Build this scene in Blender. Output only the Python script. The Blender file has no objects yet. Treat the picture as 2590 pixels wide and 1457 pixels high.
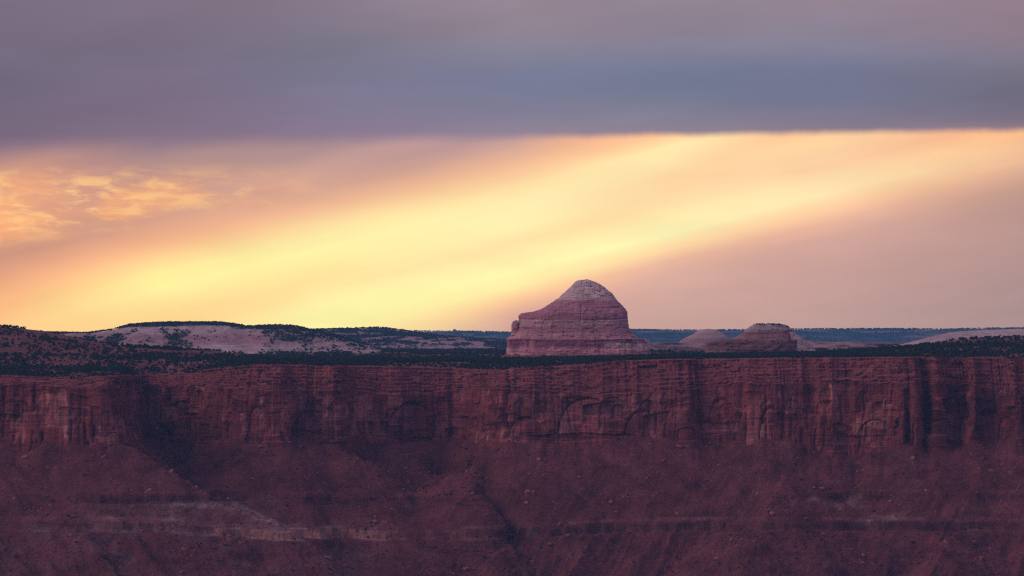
import bpy, math
import numpy as np
from mathutils import Vector
# ------------------------------------------------------------------ helpers for layout
# metres; the camera stands at the origin at eye level 0 and looks along +Y with a 200 mm lens
K = 0.09 / 1295.0
def X_(u, Y): return (np.asarray(u, float) - 1295.0) * K * Y
def Z_(v, Y): return (840.0 - np.asarray(v, float)) * K * Y
def lin(c):
    out = []
    for a in c[:3]:
        a = a / 255.0
        out.append(a / 12.92 if a <= 0.04045 else ((a + 0.055) / 1.055) ** 2.4)
    return out
sc = bpy.context.scene
COL = sc.collection
HAZE = 1.25e-5
DENOISE = False
HTOP, HFAR = 135.0, 46500.0
# ------------------------------------------------------------------ camera
cam_d = bpy.data.cameras.new('camera'); cam = bpy.data.objects.new('camera', cam_d); COL.objects.link(cam)
cam.location = (0, 0, 0); cam.rotation_euler = (math.radians(90), 0, 0)
cam_d.sensor_width = 36.0; cam_d.lens = 200.0
cam_d.shift_y = (840 - 728.5) / 2590.0
cam_d.clip_start = 1.0; cam_d.clip_end = 90000.0
sc.camera = cam
sc.view_settings.view_transform = 'Standard'; sc.view_settings.look = 'None'
sc.cycles.max_bounces = 4; sc.cycles.diffuse_bounces = 3; sc.cycles.volume_bounces = 0
sc.cycles.use_denoising = DENOISE
sc.cycles.use_adaptive_sampling = False; sc.cycles.filter_width = 1.25
sc.view_settings.exposure = 0.0; sc.view_settings.gamma = 1.0
# ------------------------------------------------------------------ node helpers
class NT:
    def __init__(s, tree): s.t = tree; s.n = tree.nodes; s.l = tree.links
    def new(s, typ, **kw):
        n = s.n.new(typ)
        for k, v in kw.items(): setattr(n, k, v)
        return n
    def set(s, sock, v):
        if isinstance(v, bpy.types.NodeSocket): s.l.new(v, sock)
        else: sock.default_value = v
    def math(s, op, a, b=None, c=None, clamp=False):
        n = s.new('ShaderNodeMath', operation=op, use_clamp=clamp)
        s.set(n.inputs[0], a)
        if b is not None: s.set(n.inputs[1], b)
        if c is not None: s.set(n.inputs[2], c)
        return n.outputs[0]
    def mr(s, v, a, b, c=0.0, d=1.0, smooth=False):
        n = s.new('ShaderNodeMapRange', clamp=True)
        if smooth: n.interpolation_type = 'SMOOTHSTEP'
        s.set(n.inputs[0], v); s.set(n.inputs[1], a); s.set(n.inputs[2], b); s.set(n.inputs[3], c); s.set(n.inputs[4], d)
        return n.outputs[0]
    def mix(s, f, a, b, blend='MIX'):
        n = s.new('ShaderNodeMix', data_type='RGBA', blend_type=blend, clamp_factor=True)
        s.set(n.inputs[0], f)
        for i, v in ((6, a), (7, b)):
            if isinstance(v, (tuple, list)): v = tuple(v[:3]) + (1.0,)
            s.set(n.inputs[i], v)
        return n.outputs[2]
    def ramp(s, f, stops, interp='LINEAR'):
        n = s.new('ShaderNodeValToRGB'); cr = n.color_ramp; cr.interpolation = interp
        while len(cr.elements) < len(stops): cr.elements.new(0.5)
        for e, (p, c) in zip(cr.elements, stops):
            e.position = min(max(p, 0), 1)
        for i, (p, c) in enumerate(stops):
            cr.elements[i].position = min(max(p, 0), 1); cr.elements[i].color = tuple(c[:3]) + (1.0,)
        s.set(n.inputs[0], f)
        return n.outputs[0]
    def vscale(s, v, sc3, off=(0, 0, 0)):
        n = s.new('ShaderNodeMapping'); s.set(n.inputs[0], v)
        n.inputs['Scale'].default_value = sc3; n.inputs['Location'].default_value = off
        return n.outputs[0]
    def noise(s, v, scale=1.0, detail=4.0, rough=0.55, dist=0.0):
        n = s.new('ShaderNodeTexNoise'); s.set(n.inputs['Vector'], v)
        n.inputs['Scale'].default_value = scale; n.inputs['Detail'].default_value = detail
        n.inputs['Roughness'].default_value = rough; n.inputs['Distortion'].default_value = dist
        return n.outputs[0]
# ------------------------------------------------------------------ world: sunset sky under a cloud deck
SKY = {  # below the cloud deck: per azimuth column a list of (height coordinate, colour)
 0: [(380,150,120,135),(430,205,152,132),(520,236,166,130),(590,240,165,125),(625,205,150,125),(665,205,146,126),(706,235,165,128),(760,250,182,130),(830,255,197,137)],
 400: [(370,150,125,140),(420,182,144,138),(500,203,155,138),(560,215,160,136),(610,248,180,140),(650,255,207,145),(690,255,235,155),(720,255,242,158),(770,255,222,150),(830,255,208,142)],
 800: [(370,165,138,145),(420,203,160,150),(480,213,165,148),(530,248,188,150),(570,255,220,160),(620,255,247,172),(650,255,244,166),(700,255,224,156),(740,255,228,158),(790,255,245,172),(830,255,240,165)],
 1300: [(345,170,140,150),(370,213,168,150),(400,230,178,150),(430,252,196,155),(470,255,222,165),(520,255,238,178),(570,255,244,180),(620,255,222,163),(650,255,236,170),(690,255,249,176),(730,255,233,165),(758,255,200,152),(786,230,172,152),(830,205,158,152)],
 1700: [(325,250,180,140),(338,255,196,148),(356,255,232,172),(400,255,233,176),(440,254,214,164),(500,254,213,163),(540,255,232,172),(580,255,248,185),(610,255,235,175),(636,255,200,156),(665,226,174,156),(700,213,168,156),(830,199,157,152)],
 2100: [(320,250,180,140),(334,255,196,148),(354,255,224,170),(390,250,203,160),(430,252,208,165),(475,255,234,182),(510,255,218,168),(542,253,193,156),(575,215,168,155),(700,199,158,154),(830,190,152,150)],
 2590: [(310,245,170,132),(325,252,186,138),(345,255,200,148),(375,236,186,150),(395,240,190,152),(430,223,174,150),(460,204,161,143),(520,190,150,143),(700,174,142,142),(830,169,138,142)],
}
DECK = {
 0: [(-400,125,112,130),(0,120,110,130),(100,117,108,128),(200,108,102,125),(300,114,101,123),(372,122,106,130)],
 400: [(-400,125,114,132),(0,122,110,130),(150,115,106,128),(250,118,105,128),(370,134,113,136)],
 800: [(-400,140,126,140),(0,132,120,138),(100,122,118,138),(200,118,117,142),(300,130,118,145),(365,142,121,145)],
 1300: [(-400,150,135,148),(0,148,132,148),(70,145,132,148),(120,130,128,148),(200,116,122,152),(280,125,125,150),(350,147,130,150)],
 1700: [(-400,145,132,146),(0,142,130,145),(100,133,127,148),(180,111,120,150),(230,113,120,148),(300,128,125,148),(345,142,126,141)],
 2100: [(-400,145,130,145),(0,144,129,145),(100,130,126,148),(170,112,118,148),(250,110,116,145),(310,124,118,140),(345,140,122,138)],
 2590: [(-400,140,124,138),(0,140,122,140),(80,138,121,138),(150,121,118,138),(220,108,108,130),(300,115,108,130),(335,150,125,135)],
}
def catmull_tab(tab, lo, hi, n):
    tab = sorted(tab); xs = np.array([t[0] for t in tab], float); cs = np.array([lin(t[1:]) for t in tab])
    g = np.linspace(lo, hi, 400); dense = np.stack([np.interp(g, xs, cs[:, k]) for k in range(3)], 1)
    sg = 6.5 / ((hi - lo) / 399); r = int(3 * sg) + 1; kx = np.exp(-0.5 * (np.arange(-r, r + 1) / sg) ** 2); kx /= kx.sum()
    pad = np.pad(dense, ((r, r), (0, 0)), mode='edge'); sm = np.stack([np.convolve(pad[:, k], kx, 'valid') for k in range(3)], 1)
    q = np.linspace(lo, hi, n); return [((x - lo) / (hi - lo), [float(np.interp(x, g, sm[:, k])) for k in range(3)]) for x in q]
world = bpy.data.worlds.new("World"); sc.world = world; world.use_nodes = True
W = NT(world.node_tree); W.n.clear()
tc = W.new('ShaderNodeTexCoord').outputs['Generated']
sx = W.new('ShaderNodeSeparateXYZ'); W.l.new(tc, sx.inputs[0]); dx, dy, dz = sx.outputs
ys = W.math('MAXIMUM', dy, 0.02)
U = W.math('ADD', W.math('DIVIDE', W.math('DIVIDE', dx, ys), K), 1295.0)
V0 = W.math('SUBTRACT', 840.0, W.math('DIVIDE', W.math('DIVIDE', dz, ys), K))
cu = W.new('ShaderNodeCombineXYZ'); W.set(cu.inputs[0], W.math('MULTIPLY', U, 0.001)); W.set(cu.inputs[1], W.math('MULTIPLY', V0, 0.001))
P = cu.outputs[0]
n1 = W.noise(W.vscale(P, (1.2, 4.0, 1)), 1.0, 3.0, 0.5)
n2 = W.noise(W.vscale(P, (1.0, 5.0, 1), (7, 3, 0)), 1.6, 3.0, 0.5)
V = W.math('ADD', V0, W.math('MULTIPLY', W.math('SUBTRACT', n1, 0.5), 15.0))
Wc = W.math('ADD', V, W.math('MULTIPLY', W.math('SUBTRACT', U, 1295.0), 0.25))
def columns(table, coord, lo, hi, shear):
    us = sorted(table); out = None
    f = W.mr(coord, lo, hi)
    for i, u in enumerate(us):
        tab = [(t[0] + shear * (u - 1295.0),) + t[1:] for t in table[u]]
        c = W.ramp(f, catmull_tab(tab, lo, hi, 32))
        out = c if out is None else W.mix(W.mr(U, us[i-1], u), out, c)
    return out
glow = columns(SKY, Wc, 40.0, 1160.0, 0.25)
deck = columns(DECK, V, -400.0, 380.0, 0.0)
# small lit cloud scraps at the left
wm = W.noise(W.vscale(P, (9.0, 30.0, 1), (2.7, 0.9, 0)), 1.0, 7.0, 0.62, 0.35)
scr = W.mr(wm, 0.47, 0.60, 0, 1, True)
reg = W.math('MULTIPLY', W.math('MULTIPLY', W.mr(U, 150.0, 980.0, 1, 0, True), W.mr(V0, 405.0, 480.0, 0, 1, True)), W.mr(W.math('ADD', V0, W.math('MULTIPLY', U, 0.12)), 560.0, 640.0, 1, 0, True))
wm2 = W.noise(W.vscale(P, (3.2, 13.0, 1), (9.7, 4.9, 0)), 1.0, 6.0, 0.58, 0.3)
glow = W.mix(W.math('MULTIPLY', W.math('MULTIPLY', W.mr(wm2, 0.40, 0.66, 0, 1, True), reg), 0.8), glow, lin((255, 178, 122)))
glow = W.mix(W.math('MULTIPLY', W.math('MULTIPLY', W.mr(W.noise(W.vscale(P, (3.0, 16.0, 1), (4.4, 1.9, 0)), 1.0, 5, 0.55), 0.52, 0.7, 0, 1, True), reg), 0.5), glow, lin((205, 145, 130)))
glow = W.mix(W.math('MULTIPLY', W.math('MULTIPLY', W.mr(W.math('ADD', wm, W.math('MULTIPLY', wm2, 0.5)), 0.70, 0.90, 0, 1, True), reg), 0.8), glow, lin((255, 202, 138)))
dk = W.mr(W.noise(W.vscale(P, (4.0, 14.0, 1), (3.1, 5.3, 0)), 1.0, 5.0, 0.55), 0.56, 0.72, 0, 1, True)
reg2 = W.math('MULTIPLY', W.mr(U, 400.0, 800.0, 1, 0, True), W.math('MULTIPLY', W.mr(V0, 425.0, 460.0, 0, 1, True), W.mr(V0, 480.0, 540.0, 1, 0, True)))
glow = W.mix(W.math('MULTIPLY', W.math('MULTIPLY', dk, reg2), 0.45), glow, lin((172, 130, 135)))
# deck edge
edge = W.math('ADD', W.mr(U, 0.0, 1300.0, 368.0, 346.0), W.mr(U, 1300.0, 2590.0, 0.0, -17.0))
edge = W.math('ADD', edge, W.math('MULTIPLY', W.math('SUBTRACT', W.noise(W.vscale(P, (7.0, 3.0, 1)), 1.0, 5.0, 0.6), 0.5), 17.0))
half = W.mr(U, 200.0, 1500.0, 36.0, 13.0)
m = W.mr(W.math('SUBTRACT', V0, edge), W.math('MULTIPLY', half, -1.0), half, 0, 1, True)
front = W.mix(m, deck, glow)
cb = W.new('ShaderNodeCombineXYZ'); W.set(cb.inputs[0], W.math('MULTIPLY', U, 0.0006)); W.set(cb.inputs[1], W.math('MULTIPLY', Wc, 0.009))
n3 = W.noise(cb.outputs[0], 1.0, 5, 0.55)
n5 = W.noise(W.vscale(P, (4.0, 9.0, 1), (3, 8, 0)), 1.0, 5, 0.6)
mott = W.math('ADD', W.mr(n2, 0.3, 0.7, 0.95, 1.05), W.math('ADD', W.math('MULTIPLY', W.math('SUBTRACT', n3, 0.5), 0.16), W.math('MULTIPLY', W.math('SUBTRACT', n5, 0.5), 0.07)))
hsvm = W.new('ShaderNodeVectorMath', operation='SCALE'); W.set(hsvm.inputs[0], front); W.set(hsvm.inputs['Scale'], mott)
# the low sky is seen through many kilometres of air: it is that much brighter behind it
el = W.math('MAXIMUM', W.math('DIVIDE', dz, ys), 1e-5)
path = W.math('MINIMUM', W.math('DIVIDE', HTOP, el), HFAR)
gain = W.math('EXPONENT', W.math('MULTIPLY', path, HAZE))
# airlight already added by the haze in front of the sky
air = W.math('SUBTRACT', 1.0, W.math('EXPONENT', W.math('MULTIPLY', path, -HAZE)))
AIRC = (0.08, 0.08, 0.26)
airv = W.new('ShaderNodeVectorMath', operation='SCALE'); airv.inputs[0].default_value = AIRC; W.set(airv.inputs['Scale'], air)
subv = W.new('ShaderNodeVectorMath', operation='SUBTRACT'); W.set(subv.inputs[0], hsvm.outputs[0]); W.set(subv.inputs[1], airv.outputs[0])
fr2 = W.new('ShaderNodeVectorMath', operation='SCALE'); W.set(fr2.inputs[0], subv.outputs[0]); W.set(fr2.inputs['Scale'], gain)
# rest of the dome: dusk cloud cover, dimmer and violet behind the viewer
hi = W.mr(dz, 0.12, 0.45, 0, 1, True)
dome = W.mix(W.mr(dz, 0.0, 1.0), lin((158, 126, 166)), lin((142, 132, 178)))
c1 = W.mix(hi, fr2.outputs[0], dome)
side = W.mr(dy, 0.05, 0.55, 0, 1, True)
c2 = W.mix(side, dome, c1)
bg = W.new('ShaderNodeBackground'); W.set(bg.inputs[0], c2); bg.inputs[1].default_value = 1.0
sky = W.new('ShaderNodeTexSky', sky_type='NISHITA'); sky.sun_disc = False
sky.sun_elevation = math.radians(3.0); sky.sun_rotation = math.radians(24.0); sky.dust_density = 3.0
bg2 = W.new('ShaderNodeBackground'); W.l.new(sky.outputs[0], bg2.inputs[0]); bg2.inputs[1].default_value = 0.002
ad = W.new('ShaderNodeAddShader'); W.l.new(bg.outputs[0], ad.inputs[0]); W.l.new(bg2.outputs[0], ad.inputs[1])
wo = W.new('ShaderNodeOutputWorld'); W.l.new(ad.outputs[0], wo.inputs[0])
# ------------------------------------------------------------------ one soft sun: the lit cloud sheet high on the left behind the viewer
sd = bpy.data.lights.new('sun', 'SUN'); sun = bpy.data.objects.new('sun', sd); COL.objects.link(sun)
SUN_E = 1.2
sd.energy = SUN_E; sd.angle = math.radians(48); sd.color = (1.0, 0.66, 0.66)
sdir = Vector((-0.76, -0.44, 0.48)).normalized()
sun.rotation_euler = sdir.to_track_quat('Z', 'Y').to_euler()
sun.location = (0, 0, 200)
# ------------------------------------------------------------------ numpy noise
def _h(ix, iy, iz, seed):
    n = (ix.astype(np.int64) * 374761393 + iy.astype(np.int64) * 668265263 + iz.astype(np.int64) * 2147483647 + seed * 974634777) & 0xffffffff
    n = ((n ^ (n >> 13)) * 1274126177) & 0xffffffff
    n = (n ^ (n >> 16)) & 0xffffff
    return n.astype(np.float32) / 16777215.0
def vn(x, y, z=None, seed=0):
    x = np.asarray(x, np.float64); y = np.asarray(y, np.float64) + np.zeros_like(x)
    ix = np.floor(x); iy = np.floor(y); fx = (x - ix); fy = (y - iy)
    fx = fx * fx * (3 - 2 * fx); fy = fy * fy * (3 - 2 * fy)
    if z is None:
        zz = np.zeros_like(ix)
        a = _h(ix, iy, zz, seed) * (1 - fx) + _h(ix + 1, iy, zz, seed) * fx
        b = _h(ix, iy + 1, zz, seed) * (1 - fx) + _h(ix + 1, iy + 1, zz, seed) * fx
        return a * (1 - fy) + b * fy
    z = np.asarray(z, np.float64) + np.zeros_like(x); iz = np.floor(z); fz = z - iz; fz = fz * fz * (3 - 2 * fz)
    r = 0
    for k, wz in ((0, 1 - fz), (1, fz)):
        a = _h(ix, iy, iz + k, seed) * (1 - fx) + _h(ix + 1, iy, iz + k, seed) * fx
        b = _h(ix, iy + 1, iz + k, seed) * (1 - fx) + _h(ix + 1, iy + 1, iz + k, seed) * fx
        r = r + (a * (1 - fy) + b * fy) * wz
    return r
def fbm(x, y, z=None, oct=4, seed=0, gain=0.5):          # about -1..1
    r = 0; a = 1; tot = 0; f = 1
    for o in range(oct):
        zz = None if z is None else np.asarray(z) * f + 5.3 * o
        r = r + a * (2 * vn(np.asarray(x) * f + 17.1 * o, np.asarray(y) * f + 9.7 * o, zz, seed + o) - 1); tot += a
        a *= gain; f *= 2.03
    return r / tot
def ridged(x, y, oct=4, seed=0, gain=0.5):               # 0..1, 1 on ridges
    r = 0; a = 1; tot = 0; f = 1
    for o in range(oct):
        r = r + a * (1 - np.abs(2 * vn(np.asarray(x) * f + 3.1 * o, np.asarray(y) * f + 7.7 * o, None, seed + o) - 1)); tot += a
        a *= gain; f *= 2.1
    return r / tot
def sst(a, b, x): t = np.clip((x - a) / (b - a), 0, 1); return t * t * (3 - 2 * t)
def box(x, a, b, s): return sst(a - s, a + s, x) * (1 - sst(b - s, b + s, x))
def tab(u, pts): pts = np.array(pts, float); return np.interp(u, pts[:, 0], pts[:, 1])
def stab(u, pts, w=12.0):                                # smoothed table
    return sum(tab(np.asarray(u) + k * w, pts) for k in (-1.5, -0.75, 0, 0.75, 1.5)) / 5.0
rng = np.random.default_rng(7)
# ------------------------------------------------------------------ mesh helpers
def grid_faces(nr, nc, wrap=False, flip=False):
    r = np.arange(nr - 1)[:, None]; c = np.arange(nc if wrap else nc - 1)[None, :]; c2 = (c + 1) % nc
    q = np.stack([r * nc + c, r * nc + c2, (r + 1) * nc + c2, (r + 1) * nc + c], -1).reshape(-1, 4)
    return q[:, ::-1] if flip else q
def mesh_np(name, co, faces, mats, smooth=True, mask=None, matidx=None):
    me = bpy.data.meshes.new(name); n = faces.shape[1]
    me.vertices.add(len(co)); me.vertices.foreach_set('co', np.ascontiguousarray(co, np.float32).ravel())
    me.loops.add(faces.size); me.loops.foreach_set('vertex_index', np.ascontiguousarray(faces, np.int32).ravel())
    me.polygons.add(len(faces)); me.polygons.foreach_set('loop_start', np.arange(0, faces.size, n, dtype=np.int32))
    try: me.polygons.foreach_set('loop_total', np.full(len(faces), n, np.int32))
    except Exception: pass
    if smooth: me.polygons.foreach_set('use_smooth', np.ones(len(faces), bool))
    for m_ in (mats if isinstance(mats, (list, tuple)) else [mats]): me.materials.append(m_)
    if matidx is not None: me.polygons.foreach_set('material_index', matidx.astype(np.int32))
    if mask is not None:
        at = me.attributes.new('rock_kind', 'FLOAT_COLOR', 'POINT')
        d = np.ones((len(co), 4), np.float32); d[:, :mask.shape[1]] = mask; at.data.foreach_set('color', d.ravel())
    me.update(calc_edges=True)
    return me
def obj(name, me, parent=None, loc=None):
    o = bpy.data.objects.new(name, me); COL.objects.link(o)
    if parent is not None: o.parent = parent
    if loc is not None: o.location = loc
    return o
def tag(o, label=None, cat=None, group=None, kind=None):
    for k, v in (('label', label), ('category', cat), ('group', group), ('kind', kind)):
        if v: o[k] = v
    return o
def empty(name, loc):
    o = bpy.data.objects.new(name, None); COL.objects.link(o); o.location = loc; return o
# ------------------------------------------------------------------ materials
def rock_mat(name, stops, z0, z1, warp=6.0, strata=0.35, streak=0.35, mottle=0.3, speck=0.0, fresh=(0.42, 0.16, 0.09), pale=(0.36, 0.30, 0.26),
             soil=(0.2, 0.09, 0.06), top=None, bump=0.6, scale=1.0, sfreq=1.0):
    m = bpy.data.materials.new(name); m.use_nodes = True; T = NT(m.node_tree); T.n.clear()
    pos = T.new('ShaderNodeNewGeometry').outputs['Position']; nor = T.n[-1].outputs['Normal']
    sp = T.new('ShaderNodeSeparateXYZ'); T.l.new(pos, sp.inputs[0])
    wz = T.noise(T.vscale(pos, (0.012, 0.004, 0.03)), scale, 4, 0.55)
    zz = T.math('ADD', sp.outputs[2], T.math('MULTIPLY', T.math('SUBTRACT', wz, 0.5), warp * 2))
    base = T.ramp(T.mr(zz, z0, z1), [((z - z0) / (z1 - z0), c) for z, c in stops])
    # big tonal patches
    a = T.noise(T.vscale(pos, (0.03, 0.01, 0.05)), scale, 5, 0.6)
    base = T.mix(mottle, base, T.mix(T.mr(a, 0.3, 0.7), tuple(x * 0.45 for x in stops[len(stops)//2][1]), tuple(min(1, x * 1.7) for x in stops[len(stops)//2][1])))
    # masks carried by the mesh: r fresh rock faces, g pale beds, b soil and rubble
    at = T.new('ShaderNodeAttribute'); at.attribute_name = 'rock_kind'
    rgb = T.new('ShaderNodeSeparateColor'); T.l.new(at.outputs['Color'], rgb.inputs[0])
    fr = T.math('MULTIPLY', rgb.outputs[0], T.mr(T.noise(T.vscale(pos, (0.09, 0.02, 0.05)), scale, 6, 0.65), 0.35, 0.6), clamp=True)
    base = T.mix(fr, base, fresh)
    pl = T.math('MULTIPLY', rgb.outputs[1], T.mr(T.noise(T.vscale(pos, (0.07, 0.02, 0.09), (40, 0, 9)), scale, 6, 0.65), 0.3, 0.62), clamp=True)
    base = T.mix(pl, base, pale)
    so = rgb.outputs[2]
    rocky = T.math('SUBTRACT', 1.0, so)
    # thin beds
    s1 = T.noise(T.vscale(pos, (0.034, 0.012, 0.38 * sfreq)), scale, 6, 0.68)
    s1m = T.mr(T.noise(T.vscale(pos, (0.012, 0.01, 0.03), (5, 50, 9)), scale, 4, 0.6), 0.38, 0.62)
    f1 = T.math('ADD', 1.0, T.math('MULTIPLY', T.mr(s1, 0.3, 0.7, -strata, strata), T.math('ADD', 0.25, s1m)))
    # desert varnish streaks running down the face
    s2 = T.noise(T.vscale(pos, (0.16, 0.05, 0.010)), scale, 6, 0.68)
    s2m = T.mr(T.noise(T.vscale(pos, (0.018, 0.01, 0.02), (50, 5, 2)), scale, 4, 0.6), 0.42, 0.62)
    f2 = T.math('ADD', 1.0, T.math('MULTIPLY', T.mr(s2, 0.35, 0.65, -streak, streak * 0.8), T.math('ADD', 0.06, s2m)))
    if name == 'canyon_rock': f2 = T.math('ADD', 1.0, T.math('MULTIPLY', T.math('SUBTRACT', f2, 1.0), T.mr(sp.outputs[2], -96.0, -80.0, 1.0, 0.25)))
    f = T.math('MULTIPLY', f1, f2)
    f = T.math('ADD', T.math('MULTIPLY', f, rocky), T.math('MULTIPLY', so, 1.0))
    s3 = T.noise(T.vscale(pos, (0.5, 0.12, 0.5)), scale, 6, 0.7)
    f = T.math('MULTIPLY', f, T.mr(s3, 0.25, 0.75, 0.72, 1.28))
    soilc = T.mix(T.mr(T.noise(T.vscale(pos, (0.022, 0.012, 0.022)), scale, 8, 0.7, 0.5), 0.36, 0.62), tuple(x * 0.55 for x in soil), tuple(x * 1.4 for x in soil))
    base = T.mix(T.math('MULTIPLY', so, T.math('SUBTRACT', 1.0, T.math('MULTIPLY', pl, 0.8))), base, soilc)
    if top is not None:
        sn = T.new('ShaderNodeSeparateXYZ'); T.l.new(nor, sn.inputs[0])
        base = T.mix(T.mr(sn.outputs[2], 0.75, 0.95), base, top)
    sc_ = T.new('ShaderNodeVectorMath', operation='SCALE'); T.set(sc_.inputs[0], base); T.set(sc_.inputs['Scale'], f)
    colr = sc_.outputs[0]
    if speck > 0:   # pebbles and shrublets too small to model
        vo = T.new('ShaderNodeTexVoronoi', feature='F1'); T.set(vo.inputs['Vector'], T.vscale(pos, (0.42, 0.30, 0.42))); vo.inputs['Scale'].default_value = 0.62
        rc = T.new('ShaderNodeSeparateColor'); T.l.new(vo.outputs['Color'], rc.inputs[0])
        near = T.mr(vo.outputs['Distance'], 0.25, 0.5, 1, 0)
        clus = T.mr(T.noise(T.vscale(pos, (0.035, 0.03, 0.035), (3, 3, 3)), 1.0, 4, 0.6), 0.48, 0.62)
        colr = T.mix(T.math('MULTIPLY', T.math('MULTIPLY', T.math('MULTIPLY', near, clus), T.mr(rc.outputs[0], 0.88, 0.94)), speck * 0.8), colr, (0.42, 0.24, 0.19))
        colr = T.mix(T.math('MULTIPLY', T.math('MULTIPLY', near, T.mr(rc.outputs[1], 0.84, 0.9)), speck), colr, (0.035, 0.035, 0.03))
    b = T.new('ShaderNodeBsdfDiffuse'); T.set(b.inputs[0], colr); b.inputs[1].default_value = 1.0
    if bump > 0:
        h = T.math('ADD', T.math('MULTIPLY', s3, 1.6), T.math('ADD', T.math('MULTIPLY', s1, 1.2), T.math('MULTIPLY', s2, 1.5)))
        bp = T.new('ShaderNodeBump'); bp.inputs['Strength'].default_value = bump; bp.inputs['Distance'].default_value = 2.2
        T.set(bp.inputs['Height'], h); T.l.new(bp.outputs[0], b.inputs['Normal'])
    o = T.new('ShaderNodeOutputMaterial'); T.l.new(b.outputs[0], o.inputs[0])
    return m
def plain_mat(name, c1, c2, sc_=0.6, seedoff=0.0):
    m = bpy.data.materials.new(name); m.use_nodes = True; T = NT(m.node_tree); T.n.clear()
    pos = T.new('ShaderNodeNewGeometry').outputs['Position']
    n = T.noise(T.vscale(pos, (sc_, sc_, sc_), (seedoff, 0, 0)), 1.0, 4, 0.6)
    big = T.noise(T.vscale(pos, (0.02, 0.02, 0.05)), 1.0, 3, 0.6)
    c = T.mix(T.mr(T.math('ADD', n, T.math('MULTIPLY', big, 0.6)), 0.55, 1.05), c1, c2)
    b = T.new('ShaderNodeBsdfDiffuse'); T.set(b.inputs[0], c); b.inputs[1].default_value = 1.0
    o = T.new('ShaderNodeOutputMaterial'); T.l.new(b.outputs[0], o.inputs[0])
    return m
RED, DRED, MAUVE, TAN, GREY = (0.27, 0.105, 0.085), (0.17, 0.068, 0.06), (0.30, 0.155, 0.135), (0.42, 0.29, 0.235), (0.42, 0.35, 0.30)
M_wall = rock_mat('canyon_rock', [(-300, (0.155, 0.0600, 0.0552)), (-230, (0.194, 0.0640, 0.0598)), (-160, (0.194, 0.0640, 0.0607)), (-140, (0.233, 0.0736, 0.0644)), (-110, (0.262, 0.0800, 0.0662)), (-92, (0.213, 0.0656, 0.0607)), (-75, (0.165, 0.0544, 0.0552)), (-55, (0.223, 0.0800, 0.0736))], -300, -55,
                  warp=9, strata=0.36, streak=0.34, mottle=0.42, fresh=(0.515, 0.230, 0.179), soil=(0.150, 0.0528, 0.0515), top=(0.262, 0.1000, 0.0874), bump=0.8)
M_talus = rock_mat('talus', [(-340, (0.136, 0.0600, 0.0570)), (-280, (0.150, 0.0544, 0.0506)), (-230, (0.165, 0.0560, 0.0506)), (-150, (0.160, 0.0528, 0.0506))], -340, -150,
                   warp=8, strata=0.25, streak=0.15, mottle=0.4, speck=0.7, fresh=(0.48, 0.25, 0.17), pale=(0.40, 0.315, 0.265), soil=(0.145, 0.0512, 0.0478), bump=0.9)
M_plateau = rock_mat('plateau_soil', [(-80, (0.194, 0.0720, 0.0644)), (0, (0.233, 0.0960, 0.0828))], -80, 0, warp=5, strata=0.2, streak=0.1, mottle=0.4, fresh=(0.272, 0.1160, 0.1012), pale=(0.272, 0.1440, 0.1380), soil=(0.126, 0.0640, 0.0570), bump=0.5)
M_slick = rock_mat('slickrock', [(-60, (0.373, 0.308, 0.268)), (-35, (0.439, 0.372, 0.319)), (-18, (0.373, 0.276, 0.242)), (-8, (0.340, 0.244, 0.216)), (2, (0.439, 0.372, 0.319)), (20, (0.483, 0.437, 0.370))], -60, 25,
                   warp=6, strata=0.24, streak=0.12, mottle=0.38, fresh=(0.330, 0.190, 0.194), pale=(0.505, 0.475, 0.408), soil=(0.098, 0.091, 0.076), top=None, bump=0.6)
M_darkhill = rock_mat('terraced_rock', [(-60, (0.34, 0.24, 0.21)), (-30, (0.22, 0.14, 0.12)), (-22, (0.32, 0.2, 0.17)), (-5, (0.22, 0.14, 0.12)), (8, (0.34, 0.25, 0.22))], -60, 12,
                      warp=5, strata=0.2, streak=0.1, mottle=0.5, soil=(0.06, 0.075, 0.065), bump=0.6)
M_far = rock_mat('distant_rock', [(-60, (0.13, 0.13, 0.12)), (0, (0.07, 0.095, 0.08)), (18, (0.14, 0.13, 0.12))], -60, 20, warp=8, strata=0.25, streak=0.1, mottle=0.6, soil=(0.035, 0.075, 0.06), bump=0.5, scale=0.5, sfreq=0.5)
M_juniper = plain_mat('juniper_foliage', (0.024, 0.046, 0.034), (0.052, 0.092, 0.066))
M_bark = plain_mat('juniper_bark', (0.10, 0.07, 0.055), (0.17, 0.12, 0.09))
M_boulder = plain_mat('boulder_rock', (0.13, 0.05, 0.046), (0.42, 0.20, 0.16), 0.25)
M_shrub = plain_mat('shrub_foliage', (0.04, 0.05, 0.035), (0.085, 0.085, 0.06))
# ------------------------------------------------------------------ canyon rim: plan curve of the big wall
PLAN = [(-1000,7960),(-850,7880),(-700,7900),(-400,7830),(-150,7790),(0,7765),(150,7750),(262,7738),(292,7752),(306,7810),(309,8100),(318,8190),(345,8225),(400,8215),(480,8160),(560,8050),(600,7985),(690,7955),(716,7960),(724,8000),(790,8020),(862,8010),(885,8085),(1000,8110),(1085,8145),(1145,8160),(1190,8125),(1238,8030),(1272,7985),(1300,7975),(1500,7990),(1680,7975),(1735,7962),(1765,7988),(1850,7985),(1895,7950),(1990,7955),(2085,7960),(2102,7935),(2130,7950),(2280,7935),(2322,7930),(2336,7980),(2372,7940),(2402,7990),(2442,7995),(2462,7950),(2484,7980),(2530,7990),(2566,7955),(2640,7990),(2800,7940),(3100,7900),(3400,7960),(3600,7920)]
pl = np.array(PLAN, float); px = X_(pl[:, 0], pl[:, 1]); py = pl[:, 1]
xi = np.linspace(px[0], px[-1], 9000); yi = np.interp(xi, px, py)
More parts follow.
